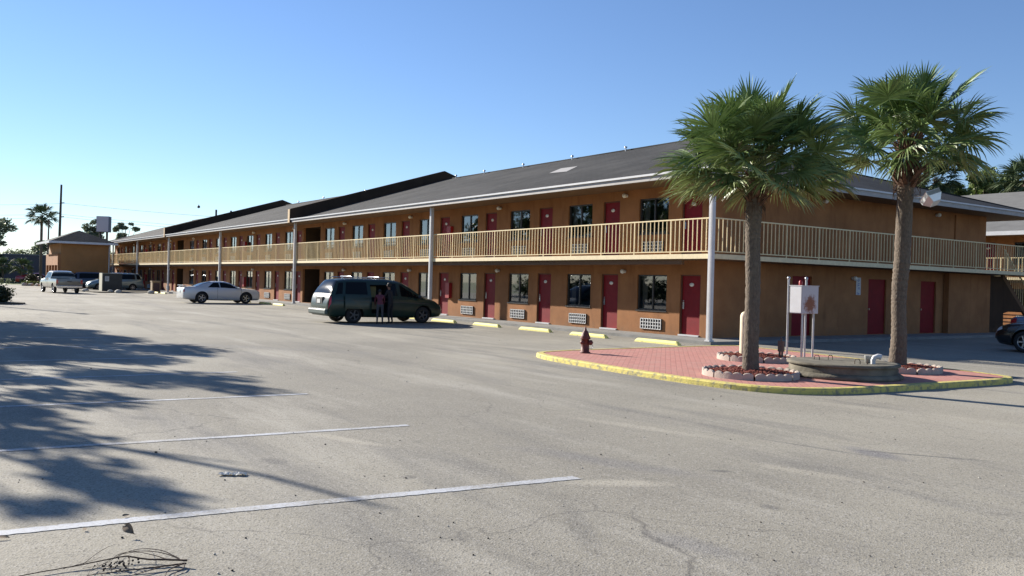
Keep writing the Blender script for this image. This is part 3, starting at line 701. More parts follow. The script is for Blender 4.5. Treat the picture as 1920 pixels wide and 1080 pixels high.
pe = o.build('pipe_elbow', [WHITE], None, loc=(8.72, -5.1, .35)); tag(pe, 'white plastic pipe elbow standing on the round basin near the far palm', 'pipe')
o = MB(); o.lathe([(0, 0), (.05, 0), (.065, .14), (.07, .145), (.06, .14), (.045, .02)], seg=14)
cu = o.build('plastic_pot', [mat('grey_pot', (.42, .43, .42), .6)], None, loc=(8.50, -4.93, .355)); tag(cu, 'small grey plastic pot behind the white pipe on the round basin', 'pot')

# wheel stops
WSL = [(-.95, 'in front of the last door by the corner column'), (-4.15, 'behind the fire hydrant'), (-7.3, 'second to the left of the hydrant'), (-10.45, 'third to the left of the hydrant'), (-13.7, 'at the nose of the dark green minivan'),
       (-17.0, 'hidden behind the dark green minivan'), (-20.3, 'behind the tail of the dark green minivan'), (-33.5, 'left of the minivan, just right of the column'), (-36.25, 'left of the second tall column'), (-39.9, 'by the nose of the silver coupe'), (-43.2, 'behind the silver coupe'), (-62.6, 'behind the tail of the silver coupe, by a far column'), (-65.2, 'by the far bin and column')]
proto = None
def mk_stop(seed):
    rd = random.Random(seed); mb = MB(); L, W0, W1, H = .93, .085, .045, .115
    vs = []
    for x, f in ((-L, .0), (-L+.1, 1), (L-.1, 1), (L, .0)):
        vs += [(x, -W0, 0), (x, -W0, .02+f*.03), (x, -W1 if f else -W0+.01, H*f+.022*(1-f)), (x, W1 if f else W0-.01, H*f+.022*(1-f)), (x, W0, .02+f*.03), (x, W0, 0)]
    mb.add(vs, [(i*6+j, (i+1)*6+j, (i+1)*6+(j+1) % 6, i*6+(j+1) % 6) for i in range(3) for j in range(6)]+[(0, 1, 2, 3, 4, 5), (18, 23, 22, 21, 20, 19)])
    return mb
for i, (x, t) in enumerate(WSL):
    if proto is None: o = proto = mk_stop(1).build('wheel_stop', [YEL])
    else: o = proto.copy(); C.objects.link(o)
    o.location = (x, -1.28-.06*math.sin(i*2.1), .0); o.rotation_euler = (0, 0, R(1.5*math.sin(i*3.3)))
    tag(o, 'yellow concrete wheel stop '+t, 'wheel stop', 'yellow wheel stops along the walkway')

# ------------------------------------------------------------------ palms
def fan_leaf(mb, cols, org, d, rnd, pet, fr, droop, tint, nseg=38, upv=None, wscale=1.):
    """petiole from org along d, then a pleated fan of narrow segments"""
    d = d.normalized(); side = d.cross(Vector((0, 0, 1)))
    if side.length < .1: side = Vector((1, 0, 0))
    side.normalize(); 
    if upv is not None: side = (side*math.cos(upv)+side.cross(d)*math.sin(upv)).normalized()
    nrm = side.cross(d).normalized()
    p = Vector(org); path = [p.copy()]; dd = d.copy()
    for i in range(4):
        dd = (dd+Vector((0, 0, -droop*.045))).normalized(); p = p+dd*pet/4; path.append(p.copy())
    k0 = len(mb.f); mb.tube(path, [.014, .012, .010, .008, .006], 4, 0, caps=False); cols += [.35]*(len(mb.f)-k0)
    hub = p; side = (side-dd*side.dot(dd)).normalized(); nrm = side.cross(dd).normalized()
    for k in range(nseg):
        t = (k+.5)/nseg*2-1; ang = t*R(112)
        L = fr*(1-.22*abs(t)**2.5)*rnd.uniform(.88, 1.06)
        u = dd*math.cos(ang)+side*math.sin(ang)
        hubk = hub+dd*(.16*(1-abs(t)))           # costa
        q = hubk.copy(); v = u.copy(); wv = (-dd*math.sin(ang)+side*math.cos(ang)); wd = .021*wscale; lift = nrm*(.18*abs(math.sin(ang)))
        tw_ = rnd.uniform(-.95, .95); wv = wv*math.cos(tw_)+nrm*math.sin(tw_)
        v = (v+lift).normalized(); g = droop*rnd.uniform(.6, 1.4); pts = []
        st = (0, .30, .55, .78, 1.)
        ww = (.006, wd, wd*.95, wd*.55, .001)
        for i, s_ in enumerate(st):
            if i: v = (v+Vector((0, 0, -1))*g*(.10+.34*s_**2)).normalized(); q = q+v*L*(s_-st[i-1])
            pts.append((q-wv*ww[i], q+wv*ww[i]))
        tt = tint*rnd.uniform(.5, 1.3)
        for i in range(4):
            mb.face([pts[i][0], pts[i][1], pts[i+1][1], pts[i+1][0]]); cols.append(min(1, max(0, tt*(.3+.9*i/3))))
def palm(name, x, y, z, pts, rads, center, n, pet, fr, label, seed, boot, emin=-50, yel=.25, group=None, nseg=38, sag=.5, ws=1.):
    rd = random.Random(seed); e = empty(name, (x, y, z)); tag(e, label, 'palm tree', group)
    mb = MB(); path = []; N = len(pts)
    # resample trunk
    pr_, rr_ = [], []
    for i in range(N-1):
        for k in range(16):
            t = k/16; pr_.append(Vector(pts[i]).lerp(Vector(pts[i+1]), t)); rr_.append((rads[i]*(1-t)+rads[i+1]*t)*(1+.03*math.sin(37*(i+t))+rd.uniform(-.035, .035)))
    pr_.append(Vector(pts[-1])); rr_.append(rads[-1]); mb.tube(pr_, rr_, 20); mb.build('trunk', [TRUNK], e)
    # leaf bases
    mb = MB(); z0, z1, br, nb, bl = boot
    for i in range(nb):
        t = i/nb; zz = z0+(z1-z0)*t; a = i*2.4+rd.uniform(-.3, .3); cx = pts[-1][0]; cy = pts[-1][1]
        tilt = rd.uniform(.25, 1.0); L = bl*rd.uniform(.6, 1.3)
        mt = Matrix.Translation((cx+math.cos(a)*br*.75, cy+math.sin(a)*br*.75, zz)) @ Matrix.Rotation(a, 4, 'Z') @ Matrix.Rotation(tilt, 4, 'Y')
        w_ = rd.uniform(.03, .055)
        vs = [(-.02, -w_, 0), (.02, -w_, 0), (.02, w_, 0), (-.02, w_, 0), (-.008, -w_*.5, L), (.008, -w_*.35, L*rd.uniform(.8, 1)), (.008, w_*.4, L), (-.008, w_*.5, L*.9)]
        mb.add([mt @ Vector(v) for v in vs], [(0, 3, 2, 1), (4, 5, 6, 7), (0, 1, 5, 4), (1, 2, 6, 5), (2, 3, 7, 6), (3, 0, 4, 7)])
    for i in range(nb):   # fibres
        a = rd.uniform(0, 2*PI); zz = rd.uniform(z0-.1, z1); p0 = Vector((pts[-1][0]+math.cos(a)*br, pts[-1][1]+math.sin(a)*br, zz))
        mb.tube([p0, p0+Vector((math.cos(a)*.06, math.sin(a)*.06, -.08)), p0+Vector((math.cos(a)*.07, math.sin(a)*.07, -.08-rd.uniform(.05, .25)))], [.006, .004, .002], 4)
    mb.build('leaf_bases', [BOOT], e)
    # crown
    mb = MB(); cols = []
    for i in range(n):
        f = (i+.5)/n; el = R(82-(82-emin)*f**.85); a = i*2.39996+rd.uniform(-.25, .25)
        d = Vector((math.cos(a)*math.cos(el), math.sin(a)*math.cos(el), math.sin(el)))
        o = Vector(center)+Vector((rd.uniform(-.07, .07), rd.uniform(-.07, .07), -.25*f+.05))
        kf = .70+.40*math.cos(el); P_ = pet*rd.uniform(.5, 1.12)*kf; F_ = fr*rd.uniform(.9, 1.08)*kf
        fan_leaf(mb, cols, o, d, rd, P_, F_, sag*(.55+1.25*f)*rd.uniform(.7, 1.3), yel*max(0, f-.45)*2, nseg, rd.uniform(-.7, .7), ws)
    o = mb.build('crown', [PFROND if ws < 1.5 else FARP], e)
    ca = o.data.color_attributes.new('tint', 'FLOAT_COLOR', 'CORNER')
    for pi, pl_ in enumerate(o.data.polygons):
        for li in pl_.loop_indices: ca.data[li].color = (cols[pi], cols[pi], cols[pi], 1)
    return e
palm('palm_tree', 7.5, -7.15, .2, [(0, 0, 0), (0, 0, .5), (.01, .0, 1.6), (-.03, 0, 2.5), (-.02, 0, 3.0), (0, 0, 3.45)], [.155, .142, .135, .14, .15, .13], (0, 0, 3.86), 82, 1.04, .72,
     'nearer cabbage palm with a dense drooping crown and thick grey trunk, left of the two', 5, (3.1, 3.55, .13, 60, .26), emin=-12, yel=.35, group='cabbage palms on the island', sag=.42)
palm('palm_tree', 7.95, -3.0, .2, [(0, 0, 0), (.02, 0, .6), (-.01, 0, 1.3), (.0, .0, 1.7), (.04, 0, 2.2), (.07, 0, 3.6), (.10, 0, 4.5)], [.185, .155, .145, .155, .165, .16, .17], (.14, 0, 4.70), 60, 1.14, .74,
     'farther cabbage palm with an open crown and shaggy leaf bases, right of the two', 11, (3.75, 4.7, .20, 150, .30), emin=-12, yel=.15, group='cabbage palms on the island', sag=.50)
# floodlight on the far palm
fl = empty('floodlight', (8.05, -3.0, 3.75)); tag(fl, 'silver box floodlight on an arm fixed to the farther palm trunk', 'floodlight')
mb = MB(); mb.tube([(.12, 0, .02), (.3, -.05, .0), (.42, -.08, -.02)], .022, 8); mb.build('arm', [GALV], fl)
hm = Matrix.Translation((.62, -.12, -.08)) @ Matrix.Rotation(R(-38), 4, 'Z') @ Matrix.Rotation(R(-30), 4, 'Y') @ Matrix.Rotation(R(22), 4, 'X')
mb = MB(); vs = [(-.17, -.15, .1), (.17, -.15, .1), (.17, .15, .1), (-.17, .15, .1), (-.17, -.15, 0), (.17, -.15, 0), (.17, .15, 0), (-.17, .15, 0), (-.09, -.08, -.13), (.09, -.08, -.13), (.09, .08, -.13), (-.09, .08, -.13)]
mb.add([hm @ Vector(v) for v in vs], [(0, 1, 2, 3)]+[(a+k, (a+1) % 4+k, (a+1) % 4+4+k, a+4+k) for k in (0, 4) for a in range(4)]+[(11, 10, 9, 8)])
hs = mb.build('lamp_housing', [mat('lamp_aluminium', (.60, .63, .66), .35, metal=.55)], fl, bevel=.008)
mb = MB(); mb.cbox((-.181, 0, .05), (.008, .27, .08), 0, hm); mb.cbox((0, 0, .106), (.28, .24, .008), 0, hm); mb.build('lamp_glass', [mat('frosted_lens', (.82, .84, .85), .2)], hs)
# ------------------------------------------------------------------ vehicles
def paint(name, col, var=0., rough=.32, metal=.25):
    return mat(name, col, rough, metal=metal, coat=.8, var=var, vs=2)
CARGLASS = mat('car_glass', (.005, .006, .007), .07, spec=.18)
CHR = mat('chrome_trim', (.55, .56, .58), .2, metal=.9); PLAST = mat('black_trim', (.03, .03, .032), .6)
TAIL = mat('tail_lamp', (.42, .012, .02), .25, coat=.6); HEADL = mat('head_lamp', (.55, .58, .60), .12, coat=1.); PLATE = mat('licence_plate', (.60, .62, .60), .5)
RIM = mat('alloy_rim', (.42, .43, .45), .3, metal=.85); CAV = mat('wheel_well', (.010, .010, .011), .95)
def ring(st):
    x, zb, zw, zr, hw, rw = st; h = zw-zb
    return [(x, 0, zb), (x, hw-.14, zb), (x, hw-.04, zb+.07), (x, hw-.005, zb+.30*h), (x, hw, zb+.62*h), (x, hw-.025, zb+.86*h), (x, hw-.055, zw),
            (x, rw+.035, zw+(zr-zw)*.86-.005), (x, rw-.06, zr-.012-.03*min(1, zr-zw)), (x, rw*.5, zr-.003), (x, 0, zr)]
def cr(a, b, c, d, t, k=.5):
    return [(2*b[i]+(c[i]-a[i])*t*k*2+(2*a[i]-5*b[i]+4*c[i]-d[i])*t*t*k*2+(-a[i]+3*b[i]-3*c[i]+d[i])*t**3*k*2)*.5 if k == .5 else b[i]*(1-t)+c[i]*t for i in range(len(b))]
class Loft:
    def __init__(s, sts, smooth=True):
        s.st = sts; s.n = len(sts); s.smooth = smooth
    def stat(s, u):
        i = max(0, min(s.n-2, int(math.floor(u)))); t = u-i; g = lambda k: s.st[max(0, min(s.n-1, k))]
        if not s.smooth: return [g(i)[j]*(1-t)+g(i+1)[j]*t for j in range(6)]
        a, b, c, d = g(i-1), g(i), g(i+1), g(i+2)
        r = []
        for j in range(6):    # hermite with limited slopes
            h = [b[0]-a[0] or 1e-3, c[0]-b[0] or 1e-3, d[0]-c[0] or 1e-3]; dl = [(b[j]-a[j])/h[0], (c[j]-b[j])/h[1], (d[j]-c[j])/h[2]]
            if j == 0: r.append(b[0]*(1-t)+c[0]*t); continue
            m0 = 0 if dl[0]*dl[1] <= 0 else 2*dl[0]*dl[1]/(dl[0]+dl[1]); m1 = 0 if dl[1]*dl[2] <= 0 else 2*dl[1]*dl[2]/(dl[1]+dl[2])
            if i == 0: m0 = dl[1]
            if i == s.n-2: m1 = dl[1]
            H = h[1]; r.append((2*t**3-3*t*t+1)*b[j]+(t**3-2*t*t+t)*H*m0+(-2*t**3+3*t*t)*c[j]+(t**3-t*t)*H*m1)
        return r
    def pt(s, u, v, side=1):
        rg = ring(s.stat(u)); v = max(0, min(9.999, v)); i = int(v); t = v-i; a, b = Vector(rg[i]), Vector(rg[i+1]); p = a.lerp(b, t); p.y *= side; return p
    def nrm(s, u, v, side):
        e = .03; du = s.pt(min(u+e, s.n-1), v, side)-s.pt(max(u-e, 0), v, side); dv = s.pt(u, v+e, side)-s.pt(u, v-e, side)
        n = du.cross(dv)*side
        if n.length < 1e-9: return Vector((0, 0, 1))
        n.normalize(); return -n if n.dot(s.pt(u, v, side)-Vector((s.pt(u, v, side).x, 0, .8))) < 0 else n
    def body(s, sub=5):
        mb = MB(); U = [i+k/sub for i in range(s.n-1) for k in range(sub)]+[s.n-1.0]; vs = []; R_ = 20
        for u in U:
            rg = ring(s.stat(u)); full = [Vector(p) for p in rg]+[Vector((p[0], -p[1], p[2])) for p in rg[1:-1][::-1]]; vs += full
        m = len(vs)//len(U)
        mb.add(vs, [(i*m+k, i*m+(k+1) % m, (i+1)*m+(k+1) % m, (i+1)*m+k) for i in range(len(U)-1) for k in range(m)]+[tuple(range(m))[::-1], tuple((len(U)-1)*m+k for k in range(m))])
        return mb
    def patch(s, mb, cs, off=.006, side=1, nu=7, nv=4, mi=0, thick=0):
        """cs: four (u,v) corners"""
        g = []
        for j in range(nv+1):
            for i in range(nu+1):
                a, b = i/nu, j/nv
                u = (cs[0][0]*(1-a)+cs[1][0]*a)*(1-b)+(cs[3][0]*(1-a)+cs[2][0]*a)*b
                v = (cs[0][1]*(1-a)+cs[1][1]*a)*(1-b)+(cs[3][1]*(1-a)+cs[2][1]*a)*b
                g.append(s.pt(u, v, side)+s.nrm(u, v, side)*off)
        mb.add(g, [(j*(nu+1)+i, j*(nu+1)+i+1, (j+1)*(nu+1)+i+1, (j+1)*(nu+1)+i) for j in range(nv) for i in range(nu)], mi, True)
def cut(obj, cutters):
    """boolean-difference cutter meshes out of obj, evaluated in place"""
    for me in cutters:
        c = bpy.data.objects.new('cutter', me); C.objects.link(c)
        md = obj.modifiers.new('b', 'BOOLEAN'); md.operation = 'DIFFERENCE'; md.solver = 'EXACT'; md.object = c
        par = obj.parent; mw = obj.matrix_world.copy(); obj.parent = None; obj.matrix_world = Matrix()
        dg = bpy.context.evaluated_depsgraph_get(); dg.update(); nm = bpy.data.meshes.new_from_object(obj.evaluated_get(dg)); 
        obj.modifiers.clear(); obj.data = nm; obj.parent = par; bpy.data.objects.remove(c)
    return obj
def wheel(parent, x, y, r=.33, wdt=.21, rim=RIM, spokes=5, side=1, dark=False):
    mb = MB(); h = wdt/2; mb.lathe([(r*.62, -h), (r*.9, -h), (r*.98, -h*.75), (r, -h*.3), (r, h*.3), (r*.98, h*.75), (r*.9, h), (r*.64, h), (r*.62, h*.8)], seg=28, axis='y')
    w = mb.build('wheel', [BLACK], parent, loc=(x, y, r))
    mb = MB(); q = r*.63
    mb.lathe([(q, -h*.8*side), (q, h*.9*side), (q*.93, h*.92*side), (q*.9, h*.6*side)], seg=24, axis='y'); mb.lathe([(q*.9, h*.25*side), (0, h*.25*side)], seg=24, axis='y', mi=1)
    mb.lathe([(q*.24, h*.4*side), (q*.24, h*.85*side), (q*.15, h*.92*side), (0, h*.92*side)], seg=14, axis='y')
    for k in range(spokes):
        a = 2*PI*k/spokes; mt = Matrix.Rotation(a, 4, 'Y'); mb.box((q*.15, min(h*.55*side, h*.8*side), -q*.11), (q*.95, max(h*.55*side, h*.8*side), q*.11), 0, mt)
    mb.build('rim', [rim, CAV], w)
    return w
def car(name, label, cat, loc, heading, sts, wb, tr, pm, wr=.33, smooth=True, windows=(), screens=(), lights=(), extra=None, rim=RIM, spokes=5, cuts=(), arch=1.16, seams=()):
    e = empty(name, loc, heading); tag(e, label, cat)
    L = Loft(sts, smooth); bo = L.body().build('body', [pm, CAV], e)
    for p in bo.data.polygons: p.use_smooth = True
    hw = max(s[4] for s in sts); cm = []
    for x in (-wb/2, wb/2):
        for s_ in (-1, 1):
            mb = MB(); n = 28; r = wr*arch; ya, yb = sorted((s_*(hw-.34), s_*(hw+.2)))
            pts = [(x+r*math.cos(2*PI*k/n), wr*1.02+r*math.sin(2*PI*k/n)) for k in range(n)]
            vs = [(a, ya, b) for a, b in pts]+[(a, yb, b) for a, b in pts]
            mb.add(vs, [tuple(range(n)), tuple(range(n, 2*n))[::-1]]+[(k, n+k, n+(k+1) % n, (k+1) % n) for k in range(n)], 1)
            me = mb.mesh('cut', [pm, CAV]); bm = bmesh.new(); bm.from_mesh(me); bmesh.ops.recalc_face_normals(bm, faces=bm.faces); bm.to_mesh(me); bm.free(); cm.append(me)
    for a, b in cuts:
        mb = MB(); mb.box(a, b, 1); me = mb.mesh('cut', [pm, CAV]); cm.append(me)
    bm = bmesh.new(); bm.from_mesh(bo.data); bmesh.ops.remove_doubles(bm, verts=bm.verts, dist=1e-4); bmesh.ops.recalc_face_normals(bm, faces=bm.faces); bm.to_mesh(bo.data); bm.free()
    cut(bo, cm)
    for p in bo.data.polygons: p.use_smooth = True
    bo.data.set_sharp_from_angle(angle=R(32))
    for x in (-wb/2, wb/2):
        for s_ in (-1, 1): wheel(e, x, s_*(tr/2), wr, .21, rim, spokes, s_)
    for wn in windows:
        for s_ in (-1, 1):
            if isinstance(wn, tuple): c4, only = wn
            else: c4, only = wn, 0
            if only and s_ != only: continue
            mb = MB(); L.patch(mb, c4, .006, s_); mb.build('side_window', [CARGLASS], e)
    for nm, c4 in screens:
        mb = MB(); L.patch(mb, c4, .006, 1); L.patch(mb, c4, .006, -1); mb.build(nm, [CARGLASS], e)
    for nm, c4, m_ in lights:
        for s_ in (-1, 1): mb = MB(); L.patch(mb, c4, .008, s_); mb.build(nm, [m_], e)
    mb = MB()
    for (u, v0, v1) in seams:
        for s_ in (-1, 1): L.patch(mb, [(u-.012, v0), (u+.012, v0), (u+.012, v1), (u-.012, v1)], .003, s_, 1, 6)
    if seams: mb.build('door_seam', [PLAST], e)
    if extra: extra(e, L)
    return e
VAN = [(-2.60, .42, .60, .66, .80, .70), (-2.585, .32, .72, .80, .90, .80), (-2.50, .28, 1.02, 1.08, .955, .82), (-2.28, .27, 1.08, 1.50, .97, .72), (-2.10, .27, 1.08, 1.70, .975, .66), (-1.5, .25, 1.07, 1.755, .98, .66), (-.2, .23, 1.04, 1.765, .98, .67), (.45, .22, 1.02, 1.71, .98, .67),
       (.85, .22, 1.0, 1.55, .98, .67), (1.62, .22, .97, 1.07, .97, .72), (2.05, .24, .86, .94, .95, .72), (2.33, .27, .72, .79, .88, .66), (2.44, .30, .58, .64, .78, .58), (2.47, .36, .48, .52, .68, .50)]
def van_parts(person_side):
    def f(e, L):
        mb = MB(); mb.box((-2.70, -.88, .34), (-2.56, .88, .56)); o = mb.build('rear_bumper', [mat('green_bumper', (.06, .085, .078), .5)], e, bevel=.05)
        mb = MB(); mb.box((-2.60, -.31, .74), (-2.555, .31, .97)); mb.build('plate_recess', [PLAST], e)
        mb = MB(); mb.box((-2.615, -.16, .77), (-2.602, .16, .92)); mb.build('licence_plate', [PLATE], e)
        mb = MB(); mb.box((-2.60, -.34, .985), (-2.53, .34, 1.02)); mb.build('tailgate_trim', [CHR], e)
        mb = MB()
        for s_ in (-1, 1): mb.tube([(-1.9, s_*.56, 1.755), (-1.85, s_*.56, 1.80), (.1, s_*.56, 1.81), (.2, s_*.56, 1.765)], .016, 6)
        for x in (-1.5, -.3): mb.tube([(x, -.58, 1.80), (x, -.5, 1.835), (x, .5, 1.835), (x, .58, 1.80)], .014, 6)
        mb.build('roof_rack', [CHR], e)
        for s_ in (-1, 1):
            mb = MB(); mb.sphere((1.28, s_*1.06, 1.06), .1, 10, 6, 0, (.7, 1.1, .8)); mb.build('wing_mirror', [PLAST], e)
        mb = MB(); L.patch(mb, [(1.5, 4.55), (10.5, 4.55), (10.5, 4.75), (1.5, 4.75)], .004, -1); L.patch(mb, [(1.5, 4.55), (10.5, 4.55), (10.5, 4.75), (1.5, 4.75)], .004, 1); mb.build('side_moulding', [PLAST], e)
    return f
GREEN = mat('dark_green_paint', (.008, .026, .020), .34, spec=.3, coat=.25)
VANW = [[(7.15, 6.12), (9.0, 6.08), (8.35, 6.6), (7.1, 6.9)], ([(4.6, 6.12), (6.75, 6.12), (6.7, 6.92), (4.7, 6.92)], 1), ([(6.2, 6.12), (6.85, 6.12), (6.8, 6.92), (6.2, 6.92)], -1), ([(2.9, 6.12), (4.35, 6.12), (4.45, 6.92), (3.9, 6.92)], 1), ([(4.35, 6.12), (5.42, 6.12), (5.42, 6.92), (4.5, 6.92)], -1), ([(2.9, 6.12), (4.15, 6.12), (4.3, 6.92), (3.9, 6.92)], -1)]
VX, VY, VH = -13.82, -4.31, R(89.4)
van = car('minivan', 'dark green minivan parked nose to the walkway with its side door slid open', 'minivan', (VX, VY, 0), VH, VAN, 3.03, 1.62, GREEN, .335,
    windows=VANW, screens=[('rear_window', [(2.15, 7.15), (3.85, 7.15), (3.85, 10), (2.15, 10)]), ('windshield', [(7.35, 7.25), (8.9, 7.25), (8.9, 10), (7.35, 10)])],
    lights=[('tail_lamp', [(1.0, 3.9), (2.05, 4.1), (2.2, 6.1), (1.6, 6.1)], TAIL), ('head_lamp', [(11.2, 4.8), (12.3, 4.5), (12.0, 6.6), (11.1, 6.4)], HEADL)],
    extra=van_parts(1), rim=mat('dull_hubcap', (.10, .10, .105), .5, metal=.3), cuts=[((-.80, -1.2, .40), (-.04, -.25, 1.52))], seams=[(7.05, 2.2, 7), (9.4, 2.5, 6)])
mb = MB()  # slid-back door, standing proud of the rear side
L_ = Loft(VAN); L_.patch(mb, [(4.25, 3.3), (5.5, 3.3), (5.5, 6.0), (4.25, 6.0)], .075, -1); mb.build('sliding_door', [GREEN], van)
mb = MB(); mb.box((-.78, -.6, .55), (-.35, -.27, .85)); mb.build('seat', [mat('tan_seat', (.22, .19, .12), .9)], van)
mb = MB(); mb.box((-.79, -.262, 1.02), (-.3, -.252, 1.45)); mb.build('lining', [mat('tan_lining', (.30, .27, .13), .9)], van)

MUS = [(-2.46, .38, .66, .70, .72, .60), (-2.43, .28, .84, .90, .84, .74), (-2.25, .24, .95, 1.00, .90, .78), (-1.78, .22, .97, 1.03, .93, .78), (-1.15, .2, .96, 1.26, .94, .62), (-.6, .19, .95, 1.37, .94, .57), (0, .18, .94, 1.385, .94, .56), (.35, .18, .93, 1.33, .94, .58),
       (1.15, .18, .92, .98, .94, .70), (1.65, .2, .89, .94, .93, .72), (2.05, .22, .83, .88, .90, .70), (2.24, .25, .74, .78, .83, .62), (2.30, .32, .60, .63, .74, .55)]
SILV = paint('silver_paint', (.56, .57, .58), rough=.35, metal=.2)
def mus_parts(e, L):
    mb = MB(); mb.box((-2.44, -.62, 1.07), (-2.18, .62, 1.10)); mb.box((-2.34, -.55, .97), (-2.28, -.50, 1.07)); mb.box((-2.34, .50, .97), (-2.28, .55, 1.07)); mb.build('spoiler', [SILV], e, bevel=.01)
    for s_ in (-1, 1):
        mb = MB(); mb.sphere((.85, s_*1.0, .98), .09, 10, 6, 0, (.8, 1.1, .7)); mb.build('wing_mirror', [SILV], e)
    mb = MB(); mb.box((-2.48, -.16, .62), (-2.462, .16, .76)); mb.build('licence_plate', [PLATE], e)
car('coupe', 'silver two-door coupe parked nose to the walkway between the columns', 'car', (-37.26, -3.79, 0), R(89.9), MUS, 2.72, 1.60, SILV, .345,
    windows=[[(4.25, 6.1), (5.55, 6.1), (5.5, 6.93), (4.95, 6.93)], [(5.62, 6.1), (7.95, 6.08), (7.1, 6.85), (5.62, 6.95)]], screens=[('rear_window', [(3.15, 7.2), (4.75, 7.2), (4.75, 10), (3.15, 10)]), ('windshield', [(7.05, 7.2), (7.9, 7.2), (7.9, 10), (7.05, 10)])],
    lights=[('tail_lamp', [(.6, 4.4), (1.3, 4.4), (1.3, 5.7), (.7, 5.7)], TAIL), ('head_lamp', [(10.7, 5), (11.6, 5), (11.4, 6.4), (10.7, 6.2)], HEADL)], extra=mus_parts, seams=[(5.3, 2.3, 6), (7.9, 2.3, 6)])
SED = [(-2.40, .36, .66, .70, .72, .60), (-2.37, .28, .86, .93, .82, .72), (-2.2, .24, .98, 1.04, .87, .74), (-1.7, .22, 1.0, 1.08, .89, .72), (-1.1, .2, .98, 1.38, .90, .60), (-.5, .19, .96, 1.46, .90, .56), (.2, .18, .94, 1.45, .90, .56), (.55, .18, .93, 1.38, .90, .58), (1.3, .18, .90, .98, .90, .68), (1.8, .2, .84, .90, .88, .68), (2.15, .24, .72, .78, .82, .62), (2.28, .32, .58, .62, .72, .52)]
SEDW = [[(4.3, 6.1), (5.5, 6.1), (5.5, 6.93), (4.9, 6.93)], [(5.6, 6.1), (7.85, 6.08), (7.0, 6.85), (5.6, 6.95)]]; SEDS = [('rear_window', [(3.2, 7.2), (4.75, 7.2), (4.75, 10), (3.2, 10)]), ('windshield', [(7.1, 7.2), (7.9, 7.2), (7.9, 10), (7.1, 10)])]
SEDL = [('tail_lamp', [(.9, 4.3), (2.1, 4.5), (2.1, 6.0), (1.2, 5.8)], TAIL), ('head_lamp', [(9.6, 4.9), (10.8, 4.8), (10.5, 6.3), (9.7, 6.2)], HEADL)]
BLK = paint('black_car_paint', (.010, .011, .013), rough=.25); SBL = paint('silver_blue_paint', (.16, .19, .24), rough=.3, metal=.5)
car('sedan', 'black sedan at the right edge, its front wheel and bonnet showing, facing the end wall', 'car', (6.85, 8.75, 0), R(180), SED, 2.70, 1.54, BLK, .33, windows=SEDW, screens=SEDS, lights=SEDL, seams=[(5.5, 2.3, 6), (7.6, 2.3, 6)])
car('sedan', 'silver-blue sedan behind the black one, its lit red tail lamp at the right edge', 'car', (5.9, 12.0, 0), R(4), SED, 2.70, 1.54, SBL, .33, windows=SEDW, screens=SEDS, lights=SEDL, seams=[(5.5, 2.3, 6), (7.6, 2.3, 6)])
TEAL = paint('pale_teal_paint', (.14, .20, .22), rough=.3, metal=.4); NAVY = paint('navy_paint', (.015, .018, .035), rough=.3)
VW2 = [[(7.15, 6.12), (9.0, 6.08), (8.35, 6.6), (7.1, 6.9)], [(4.6, 6.12), (6.75, 6.12), (6.7, 6.92), (4.7, 6.92)], [(2.9, 6.12), (4.35, 6.12), (4.45, 6.92), (3.9, 6.92)]]
VSC = [('rear_window', [(2.15, 7.15), (3.85, 7.15), (3.85, 10), (2.15, 10)]), ('windshield', [(7.35, 7.25), (8.9, 7.25), (8.9, 10), (7.35, 10)])]
VLT = [('tail_lamp', [(1.0, 3.9), (2.05, 4.1), (2.2, 6.1), (1.6, 6.1)], TAIL), ('head_lamp', [(11.2, 4.8), (12.3, 4.5), (12.0, 6.6), (11.1, 6.4)], HEADL)]
car('minivan', 'pale teal minivan facing left behind the grey service box', 'minivan', (-73.8, -3.2, 0), R(-90), VAN, 3.03, 1.62, TEAL, .335, windows=VW2, screens=VSC, lights=VLT)
car('minivan', 'navy blue minivan beyond the pickup, in front of the brown hip-roofed block', 'minivan', (-80.9, -5.0, 0), R(-95), VAN, 3.03, 1.62, NAVY, .335, windows=VW2, screens=VSC, lights=VLT)
car('sedan', 'red car far behind the pickup, beside the low grey building', 'car', (-112, -5.6, 0), R(80), SED, 2.7, 1.54, paint('red_car_paint', (.30, .02, .03)), .33, windows=SEDW, screens=SEDS)
PK = [(-2.95, .50, .95, .98, .92, .86), (-2.92, .46, 1.14, 1.17, .97, .93), (-1.02, .42, 1.14, 1.17, .98, .93), (-.98, .42, 1.14, 1.19, .98, .90), (-.90, .42, 1.14, 1.72, .98, .74), (-.5, .40, 1.14, 1.80, .98, .72), (.35, .40, 1.12, 1.80, .98, .72), (.65, .40, 1.12, 1.74, .98, .72), (1.30, .40, 1.10, 1.20, .98, .80), (2.3, .40, 1.04, 1.12, .97, .80), (2.62, .42, .95, 1.02, .94, .76), (2.70, .46, .75, .8, .90, .7)]
BEI = paint('beige_silver_paint', (.19, .18, .145), rough=.35, metal=.3)
def pk_parts(e, L):
    mb = MB(); mb.box((-3.08, -.93, .44), (-2.93, .93, .62)); mb.build('rear_bumper', [CHR], e, bevel=.02)
    mb = MB(); mb.box((-2.975, -.17, .93), (-2.95, .17, .99)); mb.build('tailgate_handle', [PLAST], e)
    for s_ in (-1, 1):
        mb = MB(); mb.box((-2.96, min(s_*.82, s_*.965), .78), (-2.90, max(s_*.82, s_*.965), 1.08)); mb.build('tail_lamp', [TAIL], e)
        mb = MB(); mb.cbox((1.0, s_*1.1, 1.2), (.12, .2, .2)); mb.build('wing_mirror', [PLAST], e)
